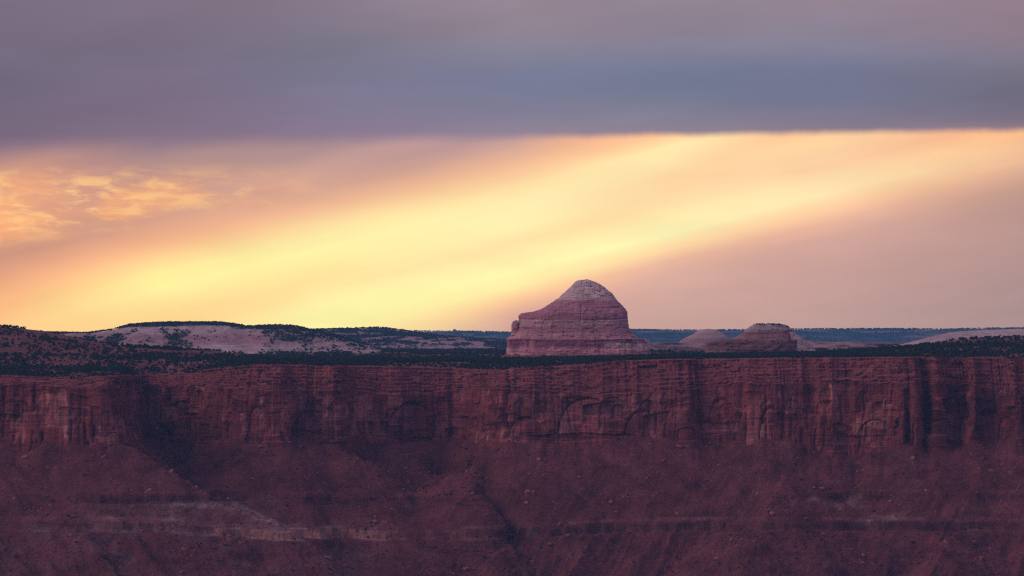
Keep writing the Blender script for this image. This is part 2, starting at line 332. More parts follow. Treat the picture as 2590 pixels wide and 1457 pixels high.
kk = np.exp(-0.5 * (np.arange(-24, 25) / 10.0) ** 2); kk /= kk.sum()
yi = np.convolve(np.pad(yi, 24, mode='edge'), kk, 'valid')
yi += 9 * fbm(xi / 55, xi * 0, oct=5, seed=3, gain=0.6) + 5 * (ridged(xi / 24, xi * 0 + 3.3, oct=3, seed=11) - 0.5)
arc = np.concatenate([[0], np.cumsum(np.hypot(np.diff(xi), np.diff(yi)))])
NS = int(arc[-1] / 1.05); S = np.linspace(0, arc[-1], NS)
CX = np.interp(S, arc, xi); CY = np.interp(S, arc, yi)
kk = np.exp(-0.5 * (np.arange(-16, 17) / 6.0) ** 2); kk /= kk.sum()
sx_ = np.convolve(np.pad(CX, 16, mode='edge'), kk, 'valid'); sy_ = np.convolve(np.pad(CY, 16, mode='edge'), kk, 'valid')
tx = np.gradient(sx_); ty = np.gradient(sy_); ln = np.hypot(tx, ty); NX, NY = ty / ln, -tx / ln      # towards the viewer
CU = 1295 + CX / (K * CY)
V_RIM = [(-700,945),(0,950),(150,956),(450,946),(560,930),(640,922),(900,926),(1100,930),(1250,938),(1330,930),(1480,922),(1560,912),(1700,909),(2300,903),(2590,905),(3400,905)]
V_WT = [(-700,975),(0,975),(300,986),(450,980),(600,985),(690,995),(880,990),(1000,1004),(1250,985),(1500,1004),(1700,1000),(1880,975),(2080,980),(2300,975),(2590,985),(3400,985)]
V_WB = [(-700,1115),(0,1117),(150,1122),(262,1133),(306,1120),(345,1118),(480,1122),(700,1118),(860,1126),(1000,1117),(1150,1112),(1300,1116),(1500,1114),(1750,1110),(1880,1120),(1990,1124),(2100,1148),(2250,1146),(2400,1120),(2590,1110),(3400,1110)]
z_rim = Z_(stab(CU, V_RIM), CY + 75); z_wt = Z_(stab(CU, V_WT), CY) + 3.0 * fbm(S / 40, S * 0, oct=3, seed=5)
z_wb = Z_(stab(CU, V_WB), CY)
NW, NL = 170, 126
# wall part
t = np.linspace(0, 1, NW)[:, None]
zb = z_wb - 14
Zw = zb[None, :] + (z_wt - zb)[None, :] * t
Sg = np.broadcast_to(S[None, :], Zw.shape)
disp = (1 - t) * 7 + 2.6 * fbm(Sg / 26, Zw / 60, oct=5, seed=21) + 2.2 * (ridged(Sg / 17 + 0.6 * fbm(Zw / 30, Sg / 60, oct=2, seed=30), Zw / 160, oct=4, seed=23) - 0.55) + 0.7 * fbm(Sg / 4, Zw / 6, oct=4, seed=25) + 0.5 * fbm(Sg / 90, Zw / 2.3, oct=2, seed=27)
fresh = np.zeros_like(Zw); dark = np.zeros_like(Zw)
def facets(spc, amp, seed):                             # flat-faced blocks with sharp corners, changing at joints
    r = np.random.default_rng(seed); br = np.cumsum(r.uniform(spc * .4, spc * 1.7, int(arc[-1] / spc * 1.3) + 4)) - spc
    hl, hr = r.uniform(-amp, amp, len(br)), r.uniform(-amp, amp, len(br))
    sg = Sg + 2.2 * fbm(Zw / 16, Sg / 60, oct=3, seed=seed + 1)
    ix = np.clip(np.searchsorted(br, sg) - 1, 0, len(br) - 2); tt = (sg - br[ix]) / (br[ix + 1] - br[ix])
    return hl[ix] * (1 - tt) + hr[ix] * tt
zsp = 30 * fbm(S / 35, S * 0, oct=2, seed=33)[None, :] - 118
up_ = sst(-1.2, 1.2, Zw - zsp)
cfac = (1 - 0.72 * box(CU, 1290, 1720, 50) - 0.4 * box(CU, 900, 1090, 40))[None, :]
disp = (1 - t) * 7 + (disp - (1 - t) * 7) * (0.4 + 0.6 * cfac)
pf = (0.35 + 0.65 * sst(-0.2, 0.4, fbm(S / 130, S * 0, oct=2, seed=39)))[None, :]
pf = pf ** 1.6
disp += cfac * pf * (facets(21, 3.0, 34) * (1 - up_) + facets(27, 2.8, 35) * up_ + 0.5 * facets(8, 1.3, 36)) + facets(75, 6.0, 37) + 3.2 * fbm(Sg / 45, Zw / 22, oct=4, seed=41)
for k in range(230):                                    # joints
    s0 = rng.uniform(0, arc[-1]); z0 = rng.uniform(-160, -80); hh = rng.uniform(8, 60)
    i0 = np.searchsorted(S, s0 - 9); i1 = np.searchsorted(S, s0 + 9)
    if i1 - i0 < 3: continue
    ss = Sg[:, i0:i1]; zz = Zw[:, i0:i1]; wv = 2.5 * fbm(zz / 18, zz * 0 + k, oct=3, seed=38) + rng.uniform(-0.12, 0.12) * (zz - z0)
    mm = np.exp(-((ss - s0 + wv) / rng.uniform(0.7, 1.7)) ** 2) * sst(z0 - hh, z0 - hh + 4, zz) * (1 - sst(z0 + hh * .3, z0 + hh * .3 + 4, zz))
    mm = mm * (cfac[:, i0:i1] ** 1.0)
    disp[:, i0:i1] -= rng.uniform(2, 5) * mm; dark[:, i0:i1] = np.maximum(dark[:, i0:i1], mm * 0.7)
def s_of(u): return np.interp(u, CU, S) if np.all(np.diff(CU) > 0) else float(S[np.argmin(np.abs(CU - u))])
H_ = (z_wt - z_wb)
for k in range(620):                                   # spalled slabs, some with arched tops
    s0 = rng.uniform(0, arc[-1]); w = rng.choice([rng.uniform(3, 9), rng.uniform(8, 24)]); h = rng.uniform(10, 75) if w < 10 else rng.uniform(10, 55)
    i0 = np.searchsorted(S, s0 - w); i1 = np.searchsorted(S, s0 + w)
    if i1 - i0 < 3: continue
    zc = np.interp(s0, S, z_wb) + rng.uniform(-10, 70)
    ss = Sg[:, i0:i1]; zz = Zw[:, i0:i1]
    q = (ss - s0) / w; topz = zc + h * (0.55 + 0.45 * np.sqrt(np.clip(1 - q * q, 0, 1))) if rng.random() < .5 else zc + h + 0.25 * (ss - s0) * rng.uniform(-1, 1)
    edge_n = 1.2 * (2 * vn(zz / 5, ss * 0 + k, None, 50) - 1)
    msk = (sst(zc - 2, zc + 2, zz) * (1 - sst(-0.7, 0.7, zz - topz)) * (1 - sst(w - 1.6, w - 0.4, np.abs(ss - s0 + edge_n))))
    dpt = rng.uniform(1.0, 4.2) * (1 if rng.random() < 0.28 else -1)
    disp[:, i0:i1] += dpt * msk
    fz = rng.random()
    if fz < 0.22: fresh[:, i0:i1] = np.maximum(fresh[:, i0:i1], msk * rng.uniform(0.3, 1.0))
    elif fz < 0.45: dark[:, i0:i1] = np.maximum(dark[:, i0:i1], msk * rng.uniform(0.4, 1.0))
UU = np.broadcast_to(CU[None, :], Zw.shape); VV = 840 - Zw / (K * CY[None, :])
def patch(u0, v0, ru, rv, nz=0.35, seed=0):            # irregular blob of a given extent on the wall
    d = np.sqrt(((UU - u0) / ru) ** 2 + ((VV - v0) / rv) ** 2) + nz * fbm(Sg / 9, Zw / 9, oct=3, seed=60 + seed)
    return 1 - sst(0.8, 1.0, d)
# named features of this wall
def arch(u0, v0, ru, rv, dep, wline=2.2):
    global disp
    d = np.sqrt(((UU - u0) / ru) ** 2 + ((VV - v0) / rv) ** 2); up = (VV < v0 + 4)
    ins = 1 - sst(0.97, 1.03, d); below = (np.abs(UU - u0) < ru * 1.0) & (VV >= v0)
    disp = disp - dep * np.where(up, ins, np.where(below, 1 - sst(v0 + 8, v0 + 40, VV), 0))
    disp = disp - 5.5 * np.where(up & (UU < u0 + ru * 0.35), np.exp(-((d - 1.0) / (wline / ru)) ** 2), 0)
for _a in ((1826,1068,34,58,2.6,3.0),(1330,1102,44,46,3.0,2.5),(1490,1092,78,84,2.2,3.0),(1625,1100,46,60,2.0,2.5),(1042,1096,62,76,2.6,3.0),(1950,1108,30,78,2.0,2.5),(2490,1112,20,66,4.0,3.0),(2545,1112,17,58,4.0,3.0),(2215,1108,44,46,2.4,2.5),(650,1100,20,70,2.0,2.0),(790,1100,50,60,2.0,2.5)): arch(*_a)
for (u0, w, v0, v1, dep) in [(1283,5,985,1110,9),(1727,9,925,1000,8),(1772,7,985,1090,5),(2096,4,1020,1090,5),(2100,9,1092,1140,9),(2128,3,1000,1080,4),(2295,8,985,1120,10),(2340,7,940,1115,9),(2395,14,1010,1125,12),(2475,12,1010,1120,12),(2510,10,1040,1120,10),(2560,10,1030,1120,10),(1938,3,1000,1125,4),(425,5,985,1110,6),(475,4,985,1110,6),(560,7,985,1115,8),(582,4,985,1035,8),(585,3,1045,1115,7),(180,3,1060,1120,5),(215,3,1070,1115,5),(110,4,1095,1125,6),(235,3,1080,1120,5),(38,4,1100,1118,5),(222,5,1118,1140,7),(1095,6,1050,1110,4),(1250,5,985,1110,6),(1262,4,1000,1110,5),(1655,4,1040,1100,4)]:
    wob = 4 * fbm(Zw / 14, Zw * 0 + u0, oct=3, seed=70)
    msk = np.exp(-((UU - u0 + wob) / w) ** 4) * sst(v0 - 5, v0 + 5, VV) * (1 - sst(v1 - 5, v1 + 5, VV))
    disp = disp - dep * msk; dark = np.maximum(dark, msk * 0.5)
for i, (u0, v0, ru, rv, a) in enumerate([(160,1050,18,70,1),(172,1075,12,50,1),(112,1010,18,22,.9),(272,1085,34,50,.8),(40,1080,14,50,.6),(62,1095,8,34,.9),(790,1040,90,50,.75),(1340,1010,80,30,.6),(1450,1050,130,40,.45),(1600,1020,120,34,.6),(1430,1085,30,18,.8),(1500,1085,40,16,.7),(1640,1000,50,18,.6),(1915,1100,36,44,1),(1945,1075,12,70,.8),(1828,1078,60,18,.6),(1845,925,40,16,.9),(2080,1000,26,60,.6),(2210,1060,40,26,.9),(2225,1122,22,12,.8),(1990,1010,20,24,.6),(660,1055,10,50,1),(700,1080,20,40,.6),(2440,1000,20,14,.5),(1540,935,60,16,.5),(1620,950,50,12,.5)]):
    fresh = np.maximum(fresh, a * patch(u0, v0, ru, rv, 0.5, i))
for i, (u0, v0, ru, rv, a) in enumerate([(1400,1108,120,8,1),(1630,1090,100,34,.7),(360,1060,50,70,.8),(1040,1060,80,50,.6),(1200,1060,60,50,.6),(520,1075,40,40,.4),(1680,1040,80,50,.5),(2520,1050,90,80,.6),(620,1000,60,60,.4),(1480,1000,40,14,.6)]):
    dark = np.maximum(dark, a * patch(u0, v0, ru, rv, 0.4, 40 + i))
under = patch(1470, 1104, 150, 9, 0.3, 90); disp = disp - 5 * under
PXw = CX[None, :] + NX[None, :] * disp; PYw = CY[None, :] + NY[None, :] * disp
# stepped ledges above
nst = 8.0
tl = np.linspace(0, 1, NL + 1)[1:, None]
Sl = np.broadcast_to(S[None, :], (NL, NS))
tlw = tl + 0.05 * np.sin(tl * 19.0) + 0.035 * np.sin(tl * 41.0 + 1.0)
q = tlw * nst + 4.2 * fbm(Sl / 52, tl * 3, oct=6, seed=80, gain=0.58) * np.sin(np.pi * np.clip(tl, 0, 1)); q = np.clip(q, 0, nst - 1e-4); q[-1] = nst
fl = np.floor(np.minimum(q, nst - 1e-6)); frac = q - fl
zt = np.clip(frac / 0.55, 0, 1); bt = np.clip((frac - 0.55) / 0.45, 0, 1)
zn = (fl + 0.88 * zt + 0.12 * bt) / nst; bn = (fl + bt) / nst
B = 66 + 30 * fbm(S / 160, S * 0, oct=3, seed=81) + 30 * np.exp(-((CU - 1230) / 160) ** 2) - 26 * np.exp(-((CU - 2400) / 260) ** 2)
bury = sst(0.0, 0.35, fbm(Sl / 38, tl * 4.5, oct=4, seed=89, gain=0.55)) * np.sin(np.pi * np.clip(tl, 0, 1)) ** 0.4
zn = zn * (1 - bury) + tl * bury; bn = bn * (1 - bury) + tl * bury
wander = (1 - 0.7 * bury) * 11.0 * fbm(Sl / 30, fl * 3.7, oct=4, seed=82, gain=0.6) * (1 - bt) + 11.0 * fbm(Sl / 30, (fl + 1) * 3.7, oct=4, seed=82, gain=0.6) * bt
wander *= np.clip(tl * 6, 0, 1) * np.clip((1 - tl) * 8, 0, 1)
blk = (1 - bury) * 1.8 * (vn(np.floor(Sl / 5.5 + 0.7 * fl), fl * 3.1, None, 88) - 0.5) * (1 - bt)
rough = (1.0 * fbm(Sl / 3.5, q * 2.5, oct=4, seed=83) + 2.0 * fbm(Sl / 14, q * 1.1, oct=4, seed=84) + 1.5 * blk) * np.clip((1 - tl) * 10, 0, 1)
Zl = z_wt[None, :] + (z_rim - z_wt)[None, :] * zn + rough * 0.5
Yl = PYw[-1][None, :] + bn ** 1.15 * B[None, :] + wander + rough * 1.6
Xl = PXw[-1][None, :] + 0 * Yl + (CX - PXw[-1])[None, :] * tl
WX = np.vstack([PXw, Xl]); WY = np.vstack([PYw, Yl]); WZ = np.vstack([Zw, Zl])
mk = np.zeros(WX.shape + (3,), np.float32)
mk[:NW, :, 0] = fresh * (1 - 0.0 * dark); mk[NW:, :, 0] = np.clip(fbm(Sl / 22, q * 1.3, oct=3, seed=86) * 2.0 - 0.7, 0, 0.7)
mk[NW:, :, 2] = np.clip(np.clip(fbm(Sl / 40, q, oct=3, seed=87) * 1.5 - 0.2, 0, 0.6) * bt + 0.8 * bury, 0, 0.85)
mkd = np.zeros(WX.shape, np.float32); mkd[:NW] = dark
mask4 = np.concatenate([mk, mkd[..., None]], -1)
# dark desert varnish and painted ledge shade use the alpha of the same attribute
def add_varnish_shade(mat, col):
    T = NT(mat.node_tree); diff = [n for n in T.n if n.type == 'BSDF_DIFFUSE'][0]; src = diff.inputs[0].links[0].from_socket
    at = [n for n in T.n if n.type == 'ATTRIBUTE'][0]
    pos = [n for n in T.n if n.type == 'NEW_GEOMETRY'][0].outputs['Position']
    nz_ = T.mr(T.noise(T.vscale(pos, (0.08, 0.03, 0.03), (11, 0, 3)), 1.0, 6, 0.65), 0.3, 0.6)
    sc2 = T.new('ShaderNodeVectorMath', operation='MULTIPLY'); T.set(sc2.inputs[0], src); sc2.inputs[1].default_value = col
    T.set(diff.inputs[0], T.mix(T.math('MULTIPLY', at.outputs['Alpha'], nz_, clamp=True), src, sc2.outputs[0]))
add_varnish_shade(M_wall, (0.42, 0.50, 0.72))
def wall_mesh():
    co = np.stack([WX, WY, WZ], -1).reshape(-1, 3)
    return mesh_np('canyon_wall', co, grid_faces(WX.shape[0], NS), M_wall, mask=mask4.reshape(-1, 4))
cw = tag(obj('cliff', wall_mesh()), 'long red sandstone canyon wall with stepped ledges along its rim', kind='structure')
# ------------------------------------------------------------------ plateau behind the rim
rimx, rimy, rimz = WX[-1], WY[-1], WZ[-1]
sel = [0]
for i in range(1, NS):                                  # keep the rim line single valued in x
    if rimx[i] > rimx[sel[-1]] + 0.15: sel.append(i)
PLAT = [
 (8330, [(-700,925),(0,931),(300,933),(560,924),(650,917),(1100,922),(1300,923),(1500,916),(1700,905),(2300,896),(2590,893),(3400,890)]),
 (8700, [(-700,890),(0,898),(300,903),(650,909),(1100,915),(1300,915),(1700,902),(2100,893),(2300,880),(2590,872),(3400,870)]),
 (9050, [(-700,850),(0,848),(100,856),(220,868),(400,885),(560,893),(650,905),(700,911),(1300,912),(1700,902),(2050,896),(2300,881),(2420,866),(2590,858),(3400,850)]),
 (9300, [(-700,815),(0,825),(60,831),(100,838),(180,851),(240,868),(400,880),(560,890),(650,902),(700,911),(1300,911),(1700,902),(2050,896),(2200,888),(2300,877),(2400,863),(2450,857),(2590,850),(3400,840)]),
 (9750, [(-700,830),(0,850),(200,880),(650,910),(1300,909),(1700,902),(2000,898),(2300,888),(2590,868),(3400,850)]),
 (10400, [(-700,880),(650,908),(1300,906),(1700,902),(2590,890),(3400,885)]),
 (11500, [(-700,890),(650,899),(1000,899),(1300,897),(1700,895),(2590,890),(3400,885)]),
 (13500, [(-700,886),(650,890),(1300,888),(1700,877),(2590,878),(3400,878)]),
 (17500, [(-700,884),(650,888),(1300,885),(1700,873),(2590,873),(3400,873)]),
 (25000, [(-700,872),(3400,870)]),
 (38000, [(-700,866),(3400,866)]),
 (45500, [(-700,862),(3400,862)]),
]
def plat_z(x, y):
    x = np.asarray(x, float); y = np.asarray(y, float); u = 1295 + x / (K * y)
    ys_ = [p[0] for p in PLAT]; zs = [Z_(stab(u, p[1], 22), p[0]) for p in PLAT]
    out = zs[0].copy() if hasattr(zs[0], 'copy') else zs[0]
    for i in range(len(ys_) - 1):
        tt = np.clip((y - ys_[i]) / (ys_[i+1] - ys_[i]), 0, 1); tt = tt * tt * (3 - 2 * tt)
        out = np.where(y > ys_[i], zs[i] * (1 - tt) + zs[i+1] * tt, out)
    return out
def plat_noise(x, y):
    a = np.clip((y - 8200) / 300, 0, 1)
    n = fbm(x / 60, y / 90, oct=5, seed=101, gain=0.55)
    tr = fbm(x / 25, y / 25, oct=4, seed=105)
    return a * (2.6 * n + 0.9 * tr)
us_p = 1295 + rimx[sel] / (K * rimy[sel])
trow = np.linspace(0, 1, 330) ** 2.2
yfar = 45500.0
PYp = []; PXp = []
for tt in trow:
    y = rimy[sel] * (1 - tt) + yfar * tt; PYp.append(y)
    uu = us_p; PXp.append((uu - 1295) * K * y)
PYp = np.array(PYp); PXp = np.array(PXp)
lo = plat_z(PXp, PYp); bl = sst(0, 260, PYp - rimy[sel][None, :])
PZp = rimz[sel][None, :] * (1 - bl) + lo * bl + plat_noise(PXp, PYp) * bl
mkp = np.zeros(PXp.shape + (3,), np.float32)
mkp[..., 2] = 0.75; Up = 1295 + PXp / (K * PYp)
redb = fbm(PXp / 80, PYp / 160, oct=4, seed=111)
mkp[..., 0] = np.clip(redb * 1.6, 0, 1) * ((PYp < 9500)); mkp[..., 1] = np.clip(fbm(PXp / 40, PYp / 60, oct=4, seed=112) * 2 - 0.3 + (PYp > 9900) * 0.5, 0, 1)
ground = tag(obj('ground', mesh_np('ground', np.stack([PXp, PYp, PZp], -1).reshape(-1, 3), grid_faces(len(trow), len(sel)), M_plateau, mask=mkp.reshape(-1, 3))), 'wooded red mesa top stretching back from the canyon rim', kind='structure')
# ------------------------------------------------------------------ talus slope below the wall
gx = np.arange(-1240, 1241, 1.35); gy = np.arange(7180, 8330, 1.45)
cxs = np.arange(-1252, 1265, 12.0); cys = np.arange(7170, 8361, 10.0)
CXg, CYg = np.meshgrid(cxs, cys); Pq = np.stack([CXg.ravel(), CYg.ravel()], 1)
cur = np.stack([CX[::3], CY[::3]], 1)
dist = np.empty(len(Pq))
for i in range(0, len(Pq), 4000):
    d2 = ((Pq[i:i+4000, None, :] - cur[None]) ** 2).sum(-1); dist[i:i+4000] = np.sqrt(d2.min(1))
wy_at = np.interp(Pq[:, 0], xi, yi); dist = np.where(Pq[:, 1] > wy_at, -dist, dist).reshape(CXg.shape)
GX, GY = np.meshgrid(gx, gy)
fi = (GX - cxs[0]) / 12.0; fj = (GY - cys[0]) / 10.0; i0 = fi.astype(int); j0 = fj.astype(int); a = fi - i0; b = fj - j0
D = (dist[j0, i0] * (1-a) * (1-b) + dist[j0, i0+1] * a * (1-b) + dist[j0+1, i0] * (1-a) * b + dist[j0+1, i0+1] * a * b)
GU = 1295 + GX / (K * GY)
ysm = np.convolve(np.pad(yi, 300, mode='edge'), np.hanning(601) / np.hanning(601).sum(), 'valid')
zbot = Z_(stab(GU, V_WB, 25), np.interp(GX, xi, ysm))
zbot = np.where(GY > 0, zbot, 0)
Dn = D + 9 * fbm(GX / 70, GY / 70, oct=3, seed=121) * sst(10, 80, D)
foot = 13 * fbm(GX / 42, GY / 300, oct=4, seed=125, gain=0.55) + 8 * np.clip(ridged(GX / 75, GX * 0, oct=2, seed=126) - 0.7, 0, 1) * 3
raw = zbot + foot * (1 - sst(20, 90, D)) - 0.64 * Dn - 7 * sst(0, 25, -D)
# gullies
gul = ridged((GX + 0.55 * (GY - 7700)) / 62, GY / 240, oct=3, seed=131)
gul2 = ridged((GX - 0.45 * (GY - 7700)) / 55, GY / 220, oct=3, seed=133)
wl = sst(900, 1500, GU)
gg = gul * (1 - wl) + gul2 * wl
raw = raw + (gg - 0.6) * 32 * sst(20, 150, D) * (0.6 + 0.8 * sst(140, 260, D))
gyl = [(7180,1460),(7500,1420),(7650,1385),(7760,1325),(7850,1285),(7950,1225),(8030,1185),(8100,1140)]
cg = tab(GY, gyl); offg = (GU - cg) + 26 * fbm(GY / 45, GX * 0, oct=4, seed=141)
raw = raw - 36 * np.exp(-np.abs(offg) / 38)  * sst(0, 60, D) - 7 * np.exp(-(offg / 60) ** 2) * sst(0, 60, D)
def spur(raw, pts, sl, nz):                             # a descending ridge of rubble
    best = np.full(raw.shape, -1e9); wig = nz * fbm(GX / 22, GY / 22, oct=4, seed=177)
    P3 = [(float(X_(u, y)), y, float(Z_(v, y))) for u, v, y in pts]
    for (x0, y0, z0), (x1, y1, z1) in zip(P3[:-1], P3[1:]):
        dx_, dy_ = x1 - x0, y1 - y0; tt = np.clip(((GX - x0) * dx_ + (GY - y0) * dy_) / (dx_ * dx_ + dy_ * dy_), 0, 1)
        dd = np.hypot(GX - x0 - tt * dx_, GY - y0 - tt * dy_)
        best = np.maximum(best, z0 + tt * (z1 - z0) - sl * dd + wig * np.clip(dd / 12, 0, 1))
    return np.maximum(raw, best)
raw = spur(raw, [(296,1118,7752),(340,1134,7745),(400,1176,7725),(480,1232,7700),(560,1272,7675),(640,1302,7655),(700,1320,7640)], 0.64, 3.0)
raw = spur(raw, [(1160,1326,7850),(1215,1340,7830),(1270,1368,7800),(1330,1410,7770),(1390,1462,7730),(1450,1520,7690)], 0.62, 3.0)
raw = spur(raw, [(860,1240,7890),(930,1262,7870),(990,1290,7840),(1060,1320,7810)], 0.55, 3.0)
raw = spur(raw, [(1995,1190,7830),(1960,1260,7770),(1930,1330,7700),(1890,1420,7620)], 0.60, 4.0)
raw = spur(raw, [(940,1352,7850),(1000,1400,7780),(1050,1460,7700)], 0.60, 4.0)
raw = spur(raw, [(2420,1345,7720),(2380,1400,7640),(2350,1460,7570)], 0.60, 4.0)
dwash = np.exp(-(offg / 16) ** 2)
# ledges (harder beds standing out of the slope)
def ledge(z, Lz, h, pres, e=0.22):
    tq = (z - Lz) / h; mq = np.sign(tq) * np.abs(tq) ** e * h + Lz
    return np.where(np.abs(tq) < 1, z * (1 - pres) + mq * pres, z)
L1 = tab(GU, [(-400,-256),(0,-257),(400,-259),(700,-273),(960,-278),(1270,-277),(1500,-270),(1900,-263),(2590,-266),(3000,-266)]) + 1.6 * fbm(GX / 30, GY / 200, oct=3, seed=151)
pn1 = np.clip(0.85 + 1.0 * fbm(GX / 45, GX * 0, oct=3, seed=152), 0, 1)
p1 = np.maximum(pn1, box(GU, 640, 970, 20)) * (1 - 0.85 * np.exp(-(offg / 26) ** 2))
L2 = tab(GU, [(-400,-219),(0,-220),(580,-224),(900,-232),(1500,-232),(2150,-224),(2590,-226)]) + 1.2 * fbm(GX / 30, GY / 200, oct=3, seed=153)
p2 = np.clip(np.maximum.reduce([box(GU, 180, 620, 25), box(GU, 770, 890, 12), 0.9 * box(GU, 2090, 2260, 15), np.clip(fbm(GX / 70, GX * 0, oct=2, seed=154) - 0.1, 0, 0.6)]), 0, 1)
L3 = tab(GU, [(-400,-296),(3000,-300)]) + 2 * fbm(GX / 40, GY / 200, oct=3, seed=156)
p3 = np.clip(fbm(GX / 60, GX * 0, oct=3, seed=157) * 1.6, 0, 0.8)
zz_ = ledge(raw, L1, 5.5 + 4.5 * vn(GX / 60, GX * 0 + 2.2, None, 155), p1, 0.14); zz_ = ledge(zz_, L2, 7.5, p2 * 0.95, 0.16); zz_ = ledge(zz_, L3, 5.0, p3)
L0 = L1 * 0 - 172; zz_ = ledge(zz_, L0 + 3 * fbm(GX / 60, GY / 300, oct=2, seed=158), 4.0, np.clip(fbm(GX / 50, GX * 0, oct=2, seed=159) * 1.4 - 0.1, 0, 0.7))
rub = 1.7 * fbm(GX / 9, GY / 9, oct=4, seed=161, gain=0.6) + 0.8 * np.clip(fbm(GX / 3.6, GY / 3.6, oct=2, seed=163) - 0.15, 0, 1) * 2.2
rub2 = 3.0 * (ridged((GX + 0.5 * GY) / 16, (GY) / 70, oct=3, seed=165) - 0.6) * (1 - wl) + 3.6 * (ridged((GX - 0.5 * GY) / 18, GY / 80, oct=3, seed=166) - 0.6) * wl
zz_ = zz_ + rub * (1 + 0.5 * sst(-240, -290, raw)) + rub2 * sst(30, 110, D) * 0.7
rill = (ridged((GX + 0.35 * (GY - 7700)) / 11 + 0.8 * fbm(GX / 30, GY / 30, oct=2, seed=191), GY / 90, oct=3, seed=190) - 0.6) * (1 - wl) + (ridged((GX - 0.35 * (GY - 7700)) / 12 + 0.8 * fbm(GX / 30, GY / 30, oct=2, seed=192), GY / 90, oct=3, seed=193) - 0.6) * wl
zz_ = zz_ + 2.6 * rill * sst(15, 60, D)
GZ = np.maximum(zz_, -352 + 3 * fbm(GX / 120, GY / 120, oct=3, seed=168))
GV = 840 - GZ / (K * GY)
mkt = np.zeros(GX.shape + (4,), np.float32)
mkt[..., 2] = 0.9 - 0.85 * box(GZ - L1, -8, 12, 2) * p1 - 0.5 * np.exp(-((GZ - L2) / 5) ** 2) * p2
nzb = fbm(GX / 30, GZ / 12, oct=4, seed=171)
pale = 0.35 * box(GU + 25 * nzb, 400, 720, 30) * box(GZ + 3 * nzb, -253, -226, 3) + 0.45 * box(GU, 180, 500, 60) * box(GZ + 4 * nzb, -252, -228, 4)
pale = np.maximum(pale, 0.42 * sst(-0.2, 0.5, nzb + 0.2) * box(GU, -400, 980, 40) * (1 - sst(-262, -256, GZ)))
pale = np.maximum(pale, 0.8 * np.clip(nzb * 2.4, 0, 1) * box(GU, 1990, 2280, 40) * box(GZ, -260, -226, 3))
pale = np.maximum(pale, 0.5 * box(GZ - L1, 8.2, 12.5, 1.0) * p1 * np.clip(0.3 + 1.0 * nzb, 0, 1)); pale = np.maximum(pale, 1.7 * box(GU + 6 * nzb, 424, 705, 8) * (GV > tab(GU, [(400,1274),(600,1267),(640,1290),(700,1318)])) * np.exp(-np.maximum(GV - tab(GU, [(400,1274),(600,1267),(640,1290),(700,1318)]), 0) / (16 + 14 * np.clip((GU - 430) / 200, 0, 1))))
pale = np.maximum(pale, 0.4 * np.exp(-((GU - 680) / 40) ** 2) * box(GZ, -268, -244, 3))
mkt[..., 1] = np.clip(pale, 0, 1)
mkt[..., 0] = np.clip(1.2 * box(GZ - L1, -6.0, 6.0, 1.0) * p1 * (1.0 * box(GU, 640, 975, 8) + 0.38 * (GU < 1250) * (0.6 + fbm(GX / 18, GX * 0, oct=3, seed=178)) + 0.5 * np.clip(fbm(GX / 14, GX * 0, oct=3, seed=179) * 3, 0, 1)) + 0.5 * np.clip(fbm(GX / 25, GZ / 10, oct=3, seed=173) * 2 - 0.5, 0, 1) * np.exp(-((GZ - L1 + 3) / 6) ** 2), 0, 1)
head = (1 - sst(0, 26, GU - tab(GV, [(1100,300),(1134,340),(1176,400),(1232,480),(1272,560),(1302,640),(1330,720)]))) * (GV < 1330) * (GY < 7790)
mkt[..., 0] = np.clip(mkt[..., 0] + 0.22 * head, 0, 1); recs = box(GU, 330, 620, 60) * (1 - head) * box(GV, 1090, 1200, 40)
mkt[..., 3] = np.clip(0.55 * dwash * sst(0, 60, D) + 0.75 * np.clip(fbm(GX / 40, GY / 40, oct=5, seed=175, gain=0.6) * 2.4 - 0.1, 0, 1) * (0.35 + 0.65 * sst(-262, -280, GZ)) + 1.1 * box(GZ - L1, -6, 6, 1.0) * p1 * np.clip(sst(1250, 1350, GU) * (0.8 + 0.8 * fbm(GX / 30, GX * 0, oct=3, seed=176)) + 0.6 * (1 - sst(240, 640, GU)), 0, 1) + 0.8 * box(GZ - L2, -8, 1, 1.2) * p2, 0, 1)  # dark band on the main ledge face: overhang shade put into the colour
add_varnish_shade(M_talus, (0.28, 0.38, 0.52))  # tints the dark mottling and the painted overhang shade of the ledge
fc = grid_faces(len(gy), len(gx)); keep = (D.ravel()[fc].min(1) > -14)
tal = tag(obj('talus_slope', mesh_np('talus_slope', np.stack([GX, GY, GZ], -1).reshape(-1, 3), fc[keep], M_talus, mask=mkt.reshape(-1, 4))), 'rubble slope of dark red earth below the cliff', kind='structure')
# canyon floor towards the viewer, below the picture
fx_ = np.linspace(-2600, 2600, 90); fy_ = np.concatenate([np.linspace(-300, 6900, 60), [7050, 7190, 7600, 8400]])
FX, FY = np.meshgrid(fx_, fy_); FZ = -354 + 8 * fbm(FX / 300, FY / 300, oct=3, seed=181) * (FY < 7000)
FZ = np.where(FY > 7000, -354.5, FZ)
tag(obj('canyon_floor', mesh_np('canyon_floor', np.stack([FX, FY, FZ], -1).reshape(-1, 3), grid_faces(len(fy_), 90), M_talus, mask=np.full((FX.size, 3), (0, 0, .9)))), 'dark red floor of the canyon', kind='structure')
